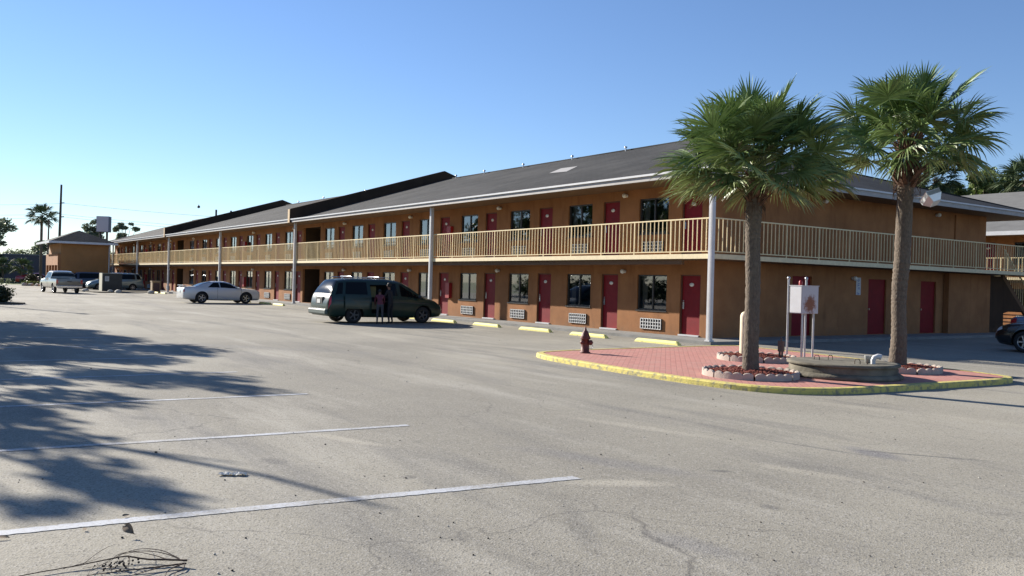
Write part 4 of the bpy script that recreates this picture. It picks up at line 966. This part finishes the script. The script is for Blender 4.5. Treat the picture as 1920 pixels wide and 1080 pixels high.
car('pickup_truck', 'beige extended-cab pickup with white bags in its bed, driving away at far left', 'pickup', (-61.6, -9.58, 0), R(185.5), PK, 3.60, 1.66, BEI, .38, smooth=False, arch=1.13,
    windows=[[(4.3, 6.15), (5.3, 6.15), (5.3, 6.9), (4.75, 6.9)], [(5.4, 6.15), (7.85, 6.15), (6.95, 6.88), (5.4, 6.9)]], screens=[('rear_window', [(3.3, 7.1), (3.8, 7.1), (3.8, 10), (3.3, 10)]), ('windshield', [(7.1, 7.2), (7.9, 7.2), (7.9, 10), (7.1, 10)])], extra=pk_parts, cuts=[((-2.86, -.8, .66), (-1.08, .8, 1.5))], seams=[(5.35, 2.3, 6), (7.75, 2.3, 6)])
WB = mat('white_bag', (.70, .69, .66), .7, var=.2)
for (x, y, z, r, t) in ((-60.2, -9.0, .84, .27, 'larger white bag in the pickup bed, by the right side'), (-59.5, -9.35, .82, .22, 'smaller white bag in the pickup bed, nearer the middle')):
    mb = MB(); mb.sphere((0, 0, .12), r, 12, 8, 0, (1, 1.2, .9))
    for i, v in enumerate(mb.v): mb.v[i] = tuple(Vector(v)*(1+.18*noise.noise(Vector(v)*7+Vector((x, 0, 0)))))
    o = mb.build('bag', [WB], None, loc=(x, y, z)); tag(o, t, 'bag')

# ------------------------------------------------------------------ people
def skin(name, pts, edges, parent, mats, pick, sub=2):
    me = bpy.data.meshes.new(name); me.from_pydata([p[:3] for p in pts], edges, []); o = bpy.data.objects.new(name, me); C.objects.link(o)
    bm = bmesh.new(); bm.from_mesh(me); ly = bm.verts.layers.skin.verify(); bm.verts.ensure_lookup_table()
    for i, p in enumerate(pts): bm.verts[i][ly].radius = (p[3], p[4] if len(p) > 4 else p[3]); bm.verts[i][ly].use_root = (i == 0)
    bm.to_mesh(me); bm.free(); o.modifiers.new('s', 'SKIN').use_smooth_shade = True; s_ = o.modifiers.new('u', 'SUBSURF'); s_.levels = s_.render_levels = sub
    dg = bpy.context.evaluated_depsgraph_get(); nm = bpy.data.meshes.new_from_object(o.evaluated_get(dg)); bpy.data.objects.remove(o); nm.name = name
    nm.materials.clear()
    for m_ in mats: nm.materials.append(m_)
    for p in nm.polygons: p.material_index = pick(p.center); p.use_smooth = True
    q = bpy.data.objects.new(name, nm); C.objects.link(q); q.parent = parent; return q
def person(loc, rz, label, k, bend, shirt, pants, skinc, hairc, up=False):
    """height k*1.72; bend = forward lean of the trunk in radians; faces +x"""
    e = empty('person', loc, rz); tag(e, label, 'person')
    hip = Vector((0, 0, .92)); T = lambda l, dx=0: hip+Vector((math.sin(bend)*l+math.cos(bend)*dx, 0, math.cos(bend)*l-math.sin(bend)*dx))
    P_ = []; E_ = []
    def add(v, r, r2=None, par=None):
        P_.append((v.x*k, v.y*k, v.z*k, r*k, (r2 or r)*k)); i = len(P_)-1
        if par is not None: E_.append((par, i))
        return i
    pel = add(hip, .125, .10); wa = add(T(.20), .115, .09, pel); ch = add(T(.42), .14, .105, wa); nk = add(T(.53), .055, .055, ch)
    h0 = add(T(.62, .02), .062, .062, nk); h1 = add(T(.72, .03), .085, .088, h0); h2 = add(T(.80, .02), .065, .07, h1)
    for s_ in (-1, 1):
        y = Vector((0, s_, 0)); hh = add(hip+y*.09+Vector((0, 0, -.05)), .085, .085, pel); kn = add(Vector((.05, s_*.11, .48)), .055, .055, hh); ak = add(Vector((-.02, s_*.12, .09)), .038, .038, kn)
        ft = add(Vector((.13, s_*.14, .035)), .035, .03, ak)
        sh = add(T(.47)+y*.17, .055, .055, ch); 
        el = T(.47)+y*.22+Vector((.12, 0, -.26)); wr = el+Vector((.20, -s_*.03, -.02 if up else -.12)); ei = add(el, .038, .038, sh); wi = add(wr, .026, .026, ei); pm_ = add(wr+Vector((.06, 0, -.02)), .028, .016, wi)
        for f in range(4):
            b = wr+Vector((.09, (f-1.5)*.018, -.03)); a1 = add(b, .010, .009, pm_); add(b+Vector((.035+.008*(f in (1, 2)), 0, -.02)), .008, .008, a1)
        a1 = add(wr+Vector((.05, -s_*.035, -.02)), .010, .010, pm_); add(wr+Vector((.08, -s_*.05, -.035)), .008, .008, a1)
    topz = T(.53)
    def pick(c):
        c = c/k; d = (c-hip); l = d.x*math.sin(bend)+d.z*math.cos(bend)
        if c.z < .07: return 3
        if c.z < .90: return 2 if c.x < .28 or c.z < .5 else 0
        if l > .535: return 0
        return 1
    skin('body', P_, E_, e, [skinc, shirt, pants, BLACK], pick)
    hc = T(.745, -.012)*k; mb = MB(); mb.sphere((0, 0, 0), .098*k, 12, 8, 0, (1, .95, 1.08))
    mb.v = [tuple(Vector(v)+hc) for v in mb.v]; mb.build('hair', [hairc], e)
    mb = MB()
    for s_ in (-1, 1): mb.sphere(tuple(T(.74, .095)*k+Vector((0, s_*.03*k, 0))), .011*k, 6, 4)
    mb.build('eyes', [BLACK], e); mb = MB(); mb.sphere(tuple(T(.705, .115)*k), .016*k, 6, 4, 0, (1.2, .8, 1.3)); mb.build('nose', [skinc], e)
    return e
SKIN1 = mat('skin', (.22, .11, .07), .6); HAIR = mat('black_hair', (.012, .010, .009), .7)
MAR = mat('maroon_cloth', (.13, .03, .045), .9); BLKC = mat('black_cloth', (.018, .018, .022), .9); GRYC = mat('grey_trousers', (.06, .06, .07), .9)
def vloc(x, y): c_, s_ = math.cos(VH), math.sin(VH); return (VX+c_*x-s_*y, VY+s_*x+c_*y, 0)
person(vloc(-.66, -1.42), VH+PI/2-.4, 'person in a maroon top bending into the open side door of the minivan', .86, .75, MAR, GRYC, SKIN1, HAIR)
person(vloc(-.12, -1.25), VH+PI/2+.5, 'person in black standing at the open side door of the minivan', .92, .15, BLKC, BLKC, SKIN1, HAIR, True)

# ------------------------------------------------------------------ far left: block, service box, bin
blk = empty('office_block', (-84, -4.3, 0)); tag(blk, 'brown square block with a low hip roof and arched openings on its sunlit side', 'building')
mb = MB(); x0, x1, y0, y1, z1 = -9.0, 0, -2.55, 2.55, 4.75
mb.box((x0, y0+.3, 0), (x1, y1, z1)); mb.build('wall', [mat('plain_ochre', (.40, .195, .07), .9, var=.2, vs=1.2)], blk)
mb = MB()
for i in range(5):
    xa = x0+.15+i*(x1-x0-.45)/4; mb.box((xa, y0, 0), (xa+.3, y0+.298, 2.4))
mb.box((x0, y0, 2.402), (x1-.002, y0+.298, 3.6)); mb.build('arcade', [WALL], blk)
mb = MB(); e0, e1, f0, f1, zt, tp = x0-.8, x1+.55, y0-.85, y1+.55, z1+.15, 6.25; my = (f0+f1)/2; hl = (f1-f0)/2
A, B, C_, D = (e0, f0, zt), (e1, f0, zt), (e1, f1, zt), (e0, f1, zt); G, H = (e0+hl, my, tp), (e1-hl, my, tp)
for q_ in ((A, B, H, G), (C_, D, G, H), (B, C_, H), (D, A, G)):
    o_ = Vector(q_[0]); ux = (Vector(q_[1])-o_).normalized(); mid = (Vector(q_[2])-o_); uy = (mid-ux*mid.dot(ux)).normalized(); mb.face(q_, 0, uvq(q_, o_, ux, uy))
mb.face([A, B, C_, D], 1); br_ = mb.build('roof', [SHING, SOFFIT], blk)
mb = MB()
for a, c in (((e0-.08, f0-.08, zt-.2), (e1+.08, f0-.002, zt+.02)), ((e1+.002, f0, zt-.2), (e1+.08, f1+.08, zt+.02))): mb.box(a, c)
mb.build('gutter', [GUTTER], br_)
mb = MB(); mb.tube([(.12, 2.4, 4.6), (.12, 2.4, .1)], .06, 8); mb.build('downpipe', [GUTTER], blk)

sb = empty('service_box', (-66.0, -5.6, 0)); tag(sb, 'dark grey service enclosure with a pale side panel and a notice, beside the teal minivan', 'utility box')
mb = MB(); mb.box((-1.3, 0, 0), (0, 1.6, 1.66)); mb.build('enclosure', [mat('dark_grey_panel', (.055, .058, .055), .7, var=.3, vs=2)], sb)
mb = MB(); mb.box((-1.32, -.06, 0), (.03, -.002, 1.70)); mb.box((-1.3, .0, 1.662), (.03, 1.6, 1.70)); mb.build('pale_panel', [mat('pale_board', (.46, .44, .34), .8, var=.2)], sb)
mb = MB(); mb.box((.004, .18, .98), (.014, .52, 1.42)); nt_ = mb.build('notice', [PLATE], sb)
mb = MB()
for i in range(5): mb.box((.0145, .22, 1.35-i*.07), (.016, .48-.05*(i % 2), 1.37-i*.07))
mb.build('notice_lines', [PLAST], nt_)
tb = empty('litter_bin', (-66.6, -1.0, 0)); tag(tb, 'square tan litter bin with a dark front panel near the far column', 'bin')
mb = MB(); mb.box((-.36, -.36, 0), (.36, .36, 1.0)); mb.box((-.40, -.40, 1.0), (.40, .40, 1.08)); mb.build('bin_body', [mat('tan_bin', (.34, .24, .14), .8, var=.2)], tb, bevel=.02)
mb = MB(); mb.box((.362, -.28, .12), (.372, .28, .90)); mb.build('bin_panel', [mat('bin_panel', (.07, .04, .045), .7)], tb)
b = MB(); b.prism(smooth_poly([(-76, -7.6), (-63.0, -6.9), (-62.3, -5.8), (-67, -3.2), (-66, .2), (-76, .2)]), -.02, .09)
tag(b.build('planting_strip', mat('bare_soil', (.13, .11, .075), .95, var=.5, vs=3)), kind='structure')
ROCK = mat('pale_rock', (.52, .50, .44), .9, var=.4, vs=4, bump=.5, bs=12)
rd = random.Random(8)
for i, (x, y, r, t) in enumerate([(-62.8, -4.9, .26, 'pale rock just left of the litter bin'), (-64.0, -5.3, .22, 'pale rock to the right of the service box'), (-62.0, -2.4, .28, 'pale rock beside the far column'), (-66.4, -6.9, .26, 'pale rock in front of the pale side of the service box'),
        (-95.2, -8.7, .3, 'pale stone at the left end of the low hedge'), (-95.0, -8.1, .28, 'pale stone in front of the middle of the low hedge'), (-94.9, -7.4, .24, 'pale stone right of the middle of the low hedge')]):
    mb = MB(); mb.sphere((0, 0, r*.35), r, 12, 8, 0, (1.3, 1.1, .7))
    mb.v = [tuple(Vector(v)*(1+.3*noise.noise(Vector(v)*4+Vector((i*5, 0, 0))))) for v in mb.v]
    o = mb.build('rock', [ROCK], None, loc=(x, y, .02)); tag(o, t, 'rock')

# ------------------------------------------------------------------ trees
def leaf_cards(mb, c, r, n, size, rd, flat=.75, mi=0):
    for _ in range(n):
        while True:
            q = Vector((rd.uniform(-1, 1), rd.uniform(-1, 1), rd.uniform(-1, 1)))
            if q.length < 1: break
        q = q*(.55+.45*rd.random()); p = Vector(c)+Vector((q.x*r, q.y*r, q.z*r*flat))
        a = Vector((rd.gauss(0, 1), rd.gauss(0, 1), rd.gauss(0, 1))).normalized(); b_ = a.orthogonal().normalized(); s_ = size*rd.uniform(.6, 1.4)
        b2 = a.cross(b_); mb.face([p-b_*s_, p-b2*s_*.5, p+b_*s_, p+b2*s_*.5], mi)
def tree(name, x, y, h, cr_, label, cat, seed, leaf, n=5000, size=.12, trunk=.22, z0=.35, clumps=26, flat=.7, group=None, zbase=0, squash=.75, bare=0):
    rd = random.Random(seed); e = empty(name, (x, y, zbase)); tag(e, label, cat, group)
    mb = MB(); top = Vector((rd.uniform(-.3, .3), rd.uniform(-.3, .3), h*.8)); path = [Vector((0, 0, -.1)).lerp(top, t)+Vector((rd.uniform(-.1, .1), rd.uniform(-.1, .1), 0))*(t > 0) for t in (0, .25, .5, .75, 1)]
    mb.tube(path, [trunk, trunk*.8, trunk*.62, trunk*.4, trunk*.15], 10)
    cl = []; cz = h*(z0+(1-z0)*.5); chh = h*(1-z0)*.5
    for i in range(clumps):
        while True:
            q = Vector((rd.uniform(-1, 1), rd.uniform(-1, 1), rd.uniform(-1, 1)))
            if .35 < q.length < 1: break
        p = Vector((q.x*cr_*.8, q.y*cr_*.8, cz+q.z*chh*.85)); r = cr_*rd.uniform(.20, .36)*(1.15-.35*abs(q.z)); cl.append((p, r))
        b0 = path[1].lerp(path[4], min(1, max(0, (p.z/h-z0*.6)))); b0.z = min(b0.z, p.z-.1)
        mb.tube([b0, b0.lerp(p, .5)+Vector((0, 0, .1*rd.random()*h*.3)), p], [trunk*.3, trunk*.18, trunk*.06], 5)
    mb.build('trunk', [BARK], e)
    mb = MB(); tot = sum(r*r for _, r in cl)
    for p, r in cl: leaf_cards(mb, p, r, int(n*r*r/tot), size, rd, flat)
    mb.build('crown', [leaf], e); return e
# trees left of the lot, outside the frame: they throw the shade on the asphalt
for i, (x, y, h, r, n) in enumerate([(-24.0, -21.6, 7.6, 2.9, 5200), (-18.6, -21.6, 8.2, 3.0, 5600), (-13.6, -22.2, 8.6, 2.9, 4800), (-8.6, -23.4, 7.6, 2.3, 3600), (-4.6, -24.0, 7.2, 2.1, 3200)]):
    t_ = tree('oak_tree', x, y, h, r, ['leftmost', 'second', 'third', 'fourth', 'last'][i]+' of the row of oaks left of the parking lot that shade its painted bays', 'tree', 21+i, OAKL, n, .13, .2, .42, 24, group='oaks along the lot edge'); kids_last = t_
for i, (x, y, h) in enumerate([(-30, -42, 13.0), (-40, -44, 14.5), (-50, -42, 13), (-20, -43, 13.5), (-61, -45, 14), (-73, -46, 14), (-87, -48, 14)]):
    tree('oak_tree', x, y, h, 5.2, ['first', 'second', 'third', 'fourth', 'fifth', 'sixth', 'seventh'][i]+' of the big trees across the lot that show only as reflections in the panes', 'tree', 81+i, OAKL, 4200, .30, .3, .08, 30, .8, group='big trees across the lot')
mb = MB(); mb.tube([(0, 0, 4.2), (.8, 1.6, 5.6), (1.7, 2.15, 6.0), (2.8, 2.45, 6.15)], [.09, .06, .05, .03], 6); mb.tube([(.8, 1.6, 5.6), (.4, 1.9, 6.3)], [.04, .02], 5)
mb.build('bare_limb', [BARK], kids_last)
# behind the rear wing
tree('pine_tree', -16.0, 48, 12.3, 2.9, 'bushy green pine rising behind the rear wing roof, right of the far palm', 'tree', 41, PINEL, 13000, .17, .25, .35, 40, .85)
tree('pine_tree', -13.2, 49, 10.7, 2.6, 'lower pine beside the bushy one behind the rear wing roof', 'tree', 42, PINEL, 10000, .17, .22, .3, 36, .85)
tree('oak_tree', -20.5, 50, 11.2, 3.2, 'dark tree behind the far cabbage palm and the motel roof', 'tree', 43, OAKL, 7000, .16, .25, .4, 30, .8)
def far_palm(name, x, y, h, label, seed, n=34, pet=1.0, fr=1.0, tr=.2, emin=-40, nseg=22, ws=2.2, yel=.3):
    return palm(name, x, y, 0, [(0, 0, 0), (.05, 0, h*.5), (0, 0, h)], [tr*1.2, tr, tr], (0, 0, h+.1), n, pet, fr, label, seed, (h-.7, h, tr, 20, .3), emin, yel, nseg=nseg, sag=.5, ws=ws)
far_palm('palm_tree', -18.2, 45, 10.6, 'cabbage palm crown peeking over the motel roof behind the far palm trunk', 51, 40, 1.1, 1.1)
far_palm('palm_tree', -11.6, 45, 10.0, 'cabbage palm at the right edge behind the rear wing roof', 52, 40, 1.1, 1.2, yel=.6)
# far left
far_palm('palm_tree', -110, -5.4, 8.9, 'tall slim fan palm standing against the sky left of the power pole', 53, 30, 1.05, .95, .16, -45)
far_palm('palm_tree', -118, -9.0, 2.3, 'small fan palm on a pale trunk by the left edge, beyond the verge', 54, 18, .8, .9, .12, -30)
far_palm('palm_tree', -112, -7.3, 2.2, 'small dark fan palm in front of the low grey building', 55, 18, .8, .8, .12, -30)
tree('oak_tree', -150, -8.4, 11.6, 4.2, 'sparse tree at the left edge above the green-topped shop', 'tree', 61, FARL, 3600, .22, .3, .45, 24, .6)
tree('oak_tree', -128, 3.6, 10.4, 2.6, 'leafy tree behind the box sign, above the motel roof', 'tree', 62, FARL, 3600, .2, .2, .4, 26, .8)
tree('pine_tree', -128, 8.4, 10.6, 2.0, 'small dark flat-topped tree over the far roof, right of the leafy one', 'tree', 63, FARL, 1800, .2, .2, .55, 18, .6)
tree('oak_tree', -150, .5, 7.6, 3.2, 'thin crown beside the power pole behind the hip roof', 'tree', 64, FARL, 1500, .2, .2, .5, 12, .6)
rd = random.Random(77); mb = MB()
for i in range(34):
    y = -24+i*1.35+rd.uniform(-.5, .5); h = rd.uniform(4.2, 6.8)
    mb.tube([(-165+rd.uniform(-6, 6), y, 0), (-165, y+rd.uniform(-.5, .5), h*.8)], [.15, .07], 5, 1)
    for k in range(5): leaf_cards(mb, (-165+rd.uniform(-3, 3), y+rd.uniform(-1.2, 1.2), h*rd.uniform(.55, .95)), rd.uniform(.8, 1.5), 130, .2, rd, .8)
tag(mb.build('tree_line', [FARL, BARK]), 'far line of bushy trees on the horizon', None, kind='stuff')

# unseen hedge behind the viewer, added to darken reflections in the lower panes
rd = random.Random(15); mb = MB()
for i in range(44): leaf_cards(mb, (-66+i*2.1, rd.uniform(-.3, .3), 1.3), 1.7, 330, .2, rd, .85)
o = mb.build('hedge', [OAKL], None, loc=(0, -38.5, 0)); tag(o, 'unseen dark hedge across the lot, added to darken the lower windows', 'hedge')
# hedge, bush, shrub mound
rd = random.Random(5); mb = MB()
for i in range(16): leaf_cards(mb, (rd.uniform(-.5, .5), -2.3+i*.3, .28), .38, 220, .07, rd, .9)
hg = mb.build('hedge', [HEDGE], None, loc=(-97, -6.3, 0)); tag(hg, 'low clipped yellow-green hedge along the verge behind the pickup', 'hedge')
mb = MB(); leaf_cards(mb, (0, 0, .75), .85, 2200, .07, rd, .9); o = mb.build('bush', [DARKL], None, loc=(-99, -7.6, 0)); tag(o, 'round dark clipped bush standing behind the low hedge', 'bush')
mb = MB()
for i in range(9): leaf_cards(mb, (rd.uniform(-1.5, 1.5), -3.2+i*.8, .35), .55, 200, .09, rd, .8)
o = mb.build('shrub_row', [FARL], None, loc=(-112, -6.5, 0)); tag(o, 'loose pale shrubs in front of the low grey building', 'shrubs')
mb = MB(); 
for q_ in ((0, 0, .45, .75), (.8, .3, .28, .5), (-1.0, .1, .5, .8), (1.5, .55, .12, .3), (-2, -.2, .4, .8)): leaf_cards(mb, (q_[0]*.3, q_[0]*-.2+q_[1], q_[2]), q_[3], 900, .07, rd, .75)
o = mb.build('shrub', [DARKL], None, loc=(-33.6, -16.35, 0)); tag(o, 'dark spreading shrub at the left edge of the lot', 'shrub')
b = MB(); b.prism(smooth_poly([(-38, -18.6), (-31.5, -18.6), (-32.2, -15.0), (-35.2, -14.9)]), -.02, .07); tag(b.build('planting_bed', MATS['bare_soil']), kind='structure')

# far buildings
gb = empty('warehouse', (-125, -3, 0)); tag(gb, 'long low dark grey building far off behind the hedge', 'building')
mb = MB(); mb.box((-14, -5.2, 0), (0, 12, 3.95)); mb.build('wall', [mat('slate_wall', (.085, .088, .105), .9, var=.15, vs=.6)], gb)
mb = MB(); mb.box((-14.1, -5.3, 3.952), (.1, 12.1, 4.1)); mb.build('roof', [mat('slate_roof', (.17, .18, .19), .8)], gb)
sp_ = empty('shop', (-128, -10.6, 0)); tag(sp_, 'pale two-storey shop with a green and yellow top at the left edge', 'shop')
mb = MB(); mb.box((-9, -4.5, 0), (0, 1.6, 3.4)); mb.build('wall', [mat('pale_wall', (.42, .40, .33), .8, var=.2)], sp_)
mb = MB(); mb.box((-9, -4.5, 3.402), (.05, 1.65, 4.6)); mb.build('sign_band', [mat('lime_panel', (.42, .50, .20), .7, var=.2)], sp_)
mb = MB(); mb.box((-9, -4.6, 4.602), (.1, 1.7, 4.9)); mb.build('red_band', [mat('dull_red', (.30, .10, .07), .7)], sp_)
mb = MB(); mb.box((-9, -4.4, 4.902), (.0, 1.4, 5.7)); mb.build('parapet', [mat('green_top', (.22, .32, .24), .7)], sp_)
mb = MB()
for y in (-3.6, -2.2, -.8, .6): mb.box((.002, y-.25, 1.9), (.03, y+.25, 2.9))
mb.build('window', [BRONZE], sp_)
# box sign on two legs
bs = empty('box_sign', (-100, .3, 0)); tag(bs, 'blank white box sign on two dark legs above the motel roof', 'sign')
mb = MB(); mt = Matrix.Rotation(R(-28), 4, 'Z'); mb.cbox((0, 0, 7.75), (.9, 1.5, 1.95), 0, mt); cb_ = mb.build('sign_box', [mat('sign_blue_grey', (.10, .11, .16), .6)], bs)
mb = MB(); mb.cbox((.455, 0, 7.75), (.01, 1.4, 1.85), 0, mt); mb.build('sign_face', [mat('sign_white_face', (.50, .49, .52), .6)], cb_)
bs.rotation_euler = (0, 0, R(0))
for s_ in (-1, 1): mb = MB(); mb.tube([tuple(mt @ Vector((0, s_*.4, 0))), tuple(mt @ Vector((0, s_*.4, 6.8)))], .13, 8); mb.build('sign_leg', [PLAST], bs)
# poles and wires
POLE = mat('pole_wood', (.075, .06, .05), .9)
def upole(x, y, h, label, arms=True, r=.16):
    e = empty('power_pole', (x, y, 0)); tag(e, label, 'pole')
    mb = MB(); mb.tube([(0, 0, 0), (.1, .15, h)], [r*1.3, r*.8], 10); mb.build('pole_shaft', [POLE], e)
    if arms:
        for i, z in enumerate((h-2.5, h-4.0, h-4.4)):
            mb = MB(); s_ = (1, -1, 1)[i]; mb.tube([(.1, .12, z), (.1, .12+s_*.45, z+.05)], .07, 6); mb.build('insulator', [PLAST], e)
    return e
upole(-115, -2.7, 13.6, 'tall dark power pole with short insulators, above the hip roof')
upole(-128, -17, 13.0, 'power pole outside the left edge carrying the same wires'); upole(-92, 33, 12.0, 'power pole hidden behind the motel carrying the same wires')
lp = empty('lamp_post', (-100, -5.85, 0)); tag(lp, 'slim dark lamp post between the fan palm and the power pole', 'lamp post')
mb = MB(); mb.tube([(0, 0, 0), (0, .05, 7.9)], [.13, .07], 8); mb.build('post_shaft', [POLE], lp); mb = MB(); mb.cbox((0, .1, 7.95), (.2, .4, .12)); mb.build('lamp_head', [PLAST], lp)
WIRE = mat('wire', (.10, .11, .12), .6)
def wire(a, b_, sag, label, r=.015):
    a = Vector(a); b_ = Vector(b_); mb = MB(); mb.tube([a.lerp(b_, t/24)-Vector((0, 0, sag*4*(t/24)*(1-t/24))) for t in range(25)], r, 4); o = mb.build('power_line', [WIRE], None); tag(o, label, 'power line')
for k, (z, dy) in enumerate(((11.1, .55), (9.6, -.45), (9.2, .55))):
    nm = ['topmost', 'middle', 'lowest'][k]
    wire((-115, -2.6+dy, z), (-92, 33+dy, z-1.6), .5, nm+' thin power line running right from the tall pole'); wire((-128, -17+dy, z-.3), (-115, -2.6+dy, z), .2, nm+' thin power line running left from the tall pole')
mb = MB(); mb.sphere((0, 0, 0), .20, 12, 8); mb.tube([(0, 0, .18), (0, 0, .32)], .03, 6)
mk = mb.build('marker_ball', [PLAST], None, loc=(-104.6, 13.0, 11.1)); tag(mk, 'small dark marker ball hanging on a power line in the sky', 'marker ball')
# street light pole outside the frame at left: long thin shadow over the lot
lp = empty('lamp_post', (-46.0, -21.5, 0)); tag(lp, 'tall lot lamp post outside the left edge whose long thin shadow crosses the far asphalt', 'lamp post')
mb = MB(); mb.tube([(0, 0, 0), (0, 0, 10.5)], [.14, .09], 10); mb.build('post_shaft', [POLE], lp); mb = MB(); mb.cbox((.3, .1, 10.5), (.6, .3, .15)); mb.build('lamp_head', [PLAST], lp)

# ------------------------------------------------------------------ foreground litter
TW = mat('dry_twig', (.070, .042, .030), .9, var=.3, vs=20); DLEAF = mat('dry_leaf', (.30, .21, .13), .85, var=.5, vs=20)
tw = empty('fallen_branch', (12.84, -19.15, 0)); tag(tw, 'bare dry branch with berries lying on the asphalt at the bottom left', 'branch')
f_ = Vector((-.82, .575, 0)); s__ = Vector((.575, .82, 0))       # away from / to the right of the viewer
def G(a, b, z): return tuple(s__*a+f_*b+Vector((0, 0, z)))
rd = random.Random(12); mb = MB()
def twig(pts, r0, r1=None):
    n = len(pts); pp = []
    for i in range(n-1):
        for k in range(5):
            t = k/5; a, b2, c, d = [Vector(pts[max(0, min(n-1, i+j))]) for j in (-1, 0, 1, 2)]
            pp.append(.5*((2*b2)+(c-a)*t+(2*a-5*b2+4*c-d)*t*t+(-a+3*b2-3*c+d)*t**3)+Vector((rd.uniform(-1, 1), rd.uniform(-1, 1), rd.uniform(-.3, .3)))*.0025)
    pp.append(Vector(pts[-1])); m_ = len(pp); mb.tube([G(*p) for p in pp], [r0*(1-i/m_)+(r1 if r1 is not None else r0*.35)*i/m_ for i in range(m_)], 6)
twig([(.36, -.02, .035), (.24, .0, .03), (.17, -.02, .035), (.08, -.02, .04), (.0, -.02, .05), (-.1, -.04, .035), (-.22, -.10, .02), (-.42, -.25, .015), (-.6, -.4, .01)], .0065)
twig([(.36, -.03, .02), (.28, -.07, .02), (.15, -.14, .02), (.0, -.20, .015), (-.12, -.25, .01)], .0055)
twig([(.33, -.02, .035), (.2, .05, .05), (.06, .07, .055), (-.05, .03, .05), (-.09, -.05, .03), (-.13, -.18, .01)], .003)
twig([(.31, .0, .035), (.18, .07, .06), (.03, .09, .06), (-.06, .03, .04), (-.10, -.07, .02), (-.20, -.14, .01)], .0028)
twig([(.24, .0, .03), (.12, .04, .045), (.02, .06, .05), (-.08, .02, .04)], .0028)
twig([(.35, -.03, .02), (.37, -.10, .015), (.35, -.17, .01), (.38, -.26, .005)], .004); twig([(.34, -.04, .02), (.30, -.13, .015), (.31, -.22, .008)], .0045); twig([(.26, -.08, .02), (.18, -.17, .015), (.10, -.27, .01)], .004)
twig([(.02, -.02, .05), (.05, -.10, .03), (.07, -.16, .01)], .0028); twig([(-.22, -.1, .02), (-.19, .02, .05), (-.17, .12, .06), (-.16, .20, .05)], .002); twig([(-.3, -.16, .015), (-.2, -.08, .03), (-.16, .02, .03)], .002)
twig([(.07, .07, .055), (.06, .16, .03), (.03, .25, .01)], .0018); twig([(-.1, -.07, .02), (-.02, -.16, .02), (.1, -.2, .015)], .002); twig([(-.14, -.12, .02), (-.12, -.22, .02), (-.1, -.3, .01)], .002)
for i in range(46):
    a, b2 = rd.gauss(-.03, .045), rd.gauss(-.10, .045); mb.sphere(G(a, b2, .012+rd.random()*.03), rd.uniform(.004, .008), 6, 4, 1)
mb.build('twigs', [TW, mat('dry_berry', (.05, .035, .028), .8)], tw)
def leaf(loc, s_, lab, rz, tilt=1.):
    mb = MB(); n = 8; vs = []
    for i in range(n+1):
        t = i/n; w_ = math.sin(PI*min(1, t*.9+.08))**.8*.42
        for k in (-1, 0, 1): vs.append(((t-.5)*1.6, k*w_, .25*math.sin(t*3)*tilt+abs(k)*.30*tilt))
    mb.add(vs, [(i*3+k, (i+1)*3+k, (i+1)*3+k+1, i*3+k+1) for i in range(n) for k in (0, 1)], 0, True); mb.tube([(-.8, 0, 0), (-1.1, .05, .02)], .015, 4)
    mb.v = [tuple(Vector(v)*s_) for v in mb.v]; o = mb.build('dry_leaf', [DLEAF], None, loc=loc, rot=(R(50)*tilt, R(20)*tilt, rz)); tag(o, lab, 'leaf', 'dry leaves on the asphalt')
leaf((12.27, -19.02, .04), .07, 'curled brown leaf standing up just above the fallen branch', .4); leaf((11.95, -19.72, .012), .05, 'small pale leaf flat on the asphalt at the far left below the nearest painted line', 1.2, .25)
leaf((11.78, -18.95, .012), .04, 'tiny curled leaf between the nearest painted line and the tree shadow', 2.2, .3); leaf((12.0, -19.25, .012), .03, 'tiny leaf just above the nearest painted line', .2, .2)
mb = MB(); rd = random.Random(3)
vs = [(x*.013+rd.uniform(-.008, .008), y*.011, .004+rd.random()*.016) for y in range(-4, 5) for x in range(-9, 10)]; mb.add(vs, [(j*19+i, j*19+i+1, (j+1)*19+i+1, (j+1)*19+i) for j in range(8) for i in range(18) if rd.random() > .06])
o = mb.build('paper_scrap', [mat('paper', (.70, .68, .62), .8, var=.3, vs=60)], None, loc=(10.82, -17.9, .004), rot=(0, 0, R(60))); tag(o, 'flattened white paper scrap on the asphalt beyond the nearest painted line', 'litter')
mb = MB(); rd = random.Random(99)
for i in range(420):
    u = rd.random()**1.6; d_ = 4.5+u*22; a = YAW+rd.uniform(-.56, .56); x, y = CAM.x+math.cos(a)*d_, CAM.y+math.sin(a)*d_
    if -1 < y-0 and x < 1: continue
    if 1 < x < 10.2 and -8.9 < y < -.3: continue
    r = rd.uniform(.003, .009)*(1 if rd.random() < .93 else 1.8); mb.sphere((x, y, r*.5), r, 5, 3, rd.choice((0, 0, 1)), (rd.uniform(.7, 1.6), 1, .6))
tag(mb.build('grit', [mat('dark_grit', (.06, .05, .042), .9), mat('pale_grit', (.42, .40, .36), .9)]), 'loose grit scattered on the asphalt', kind='stuff')
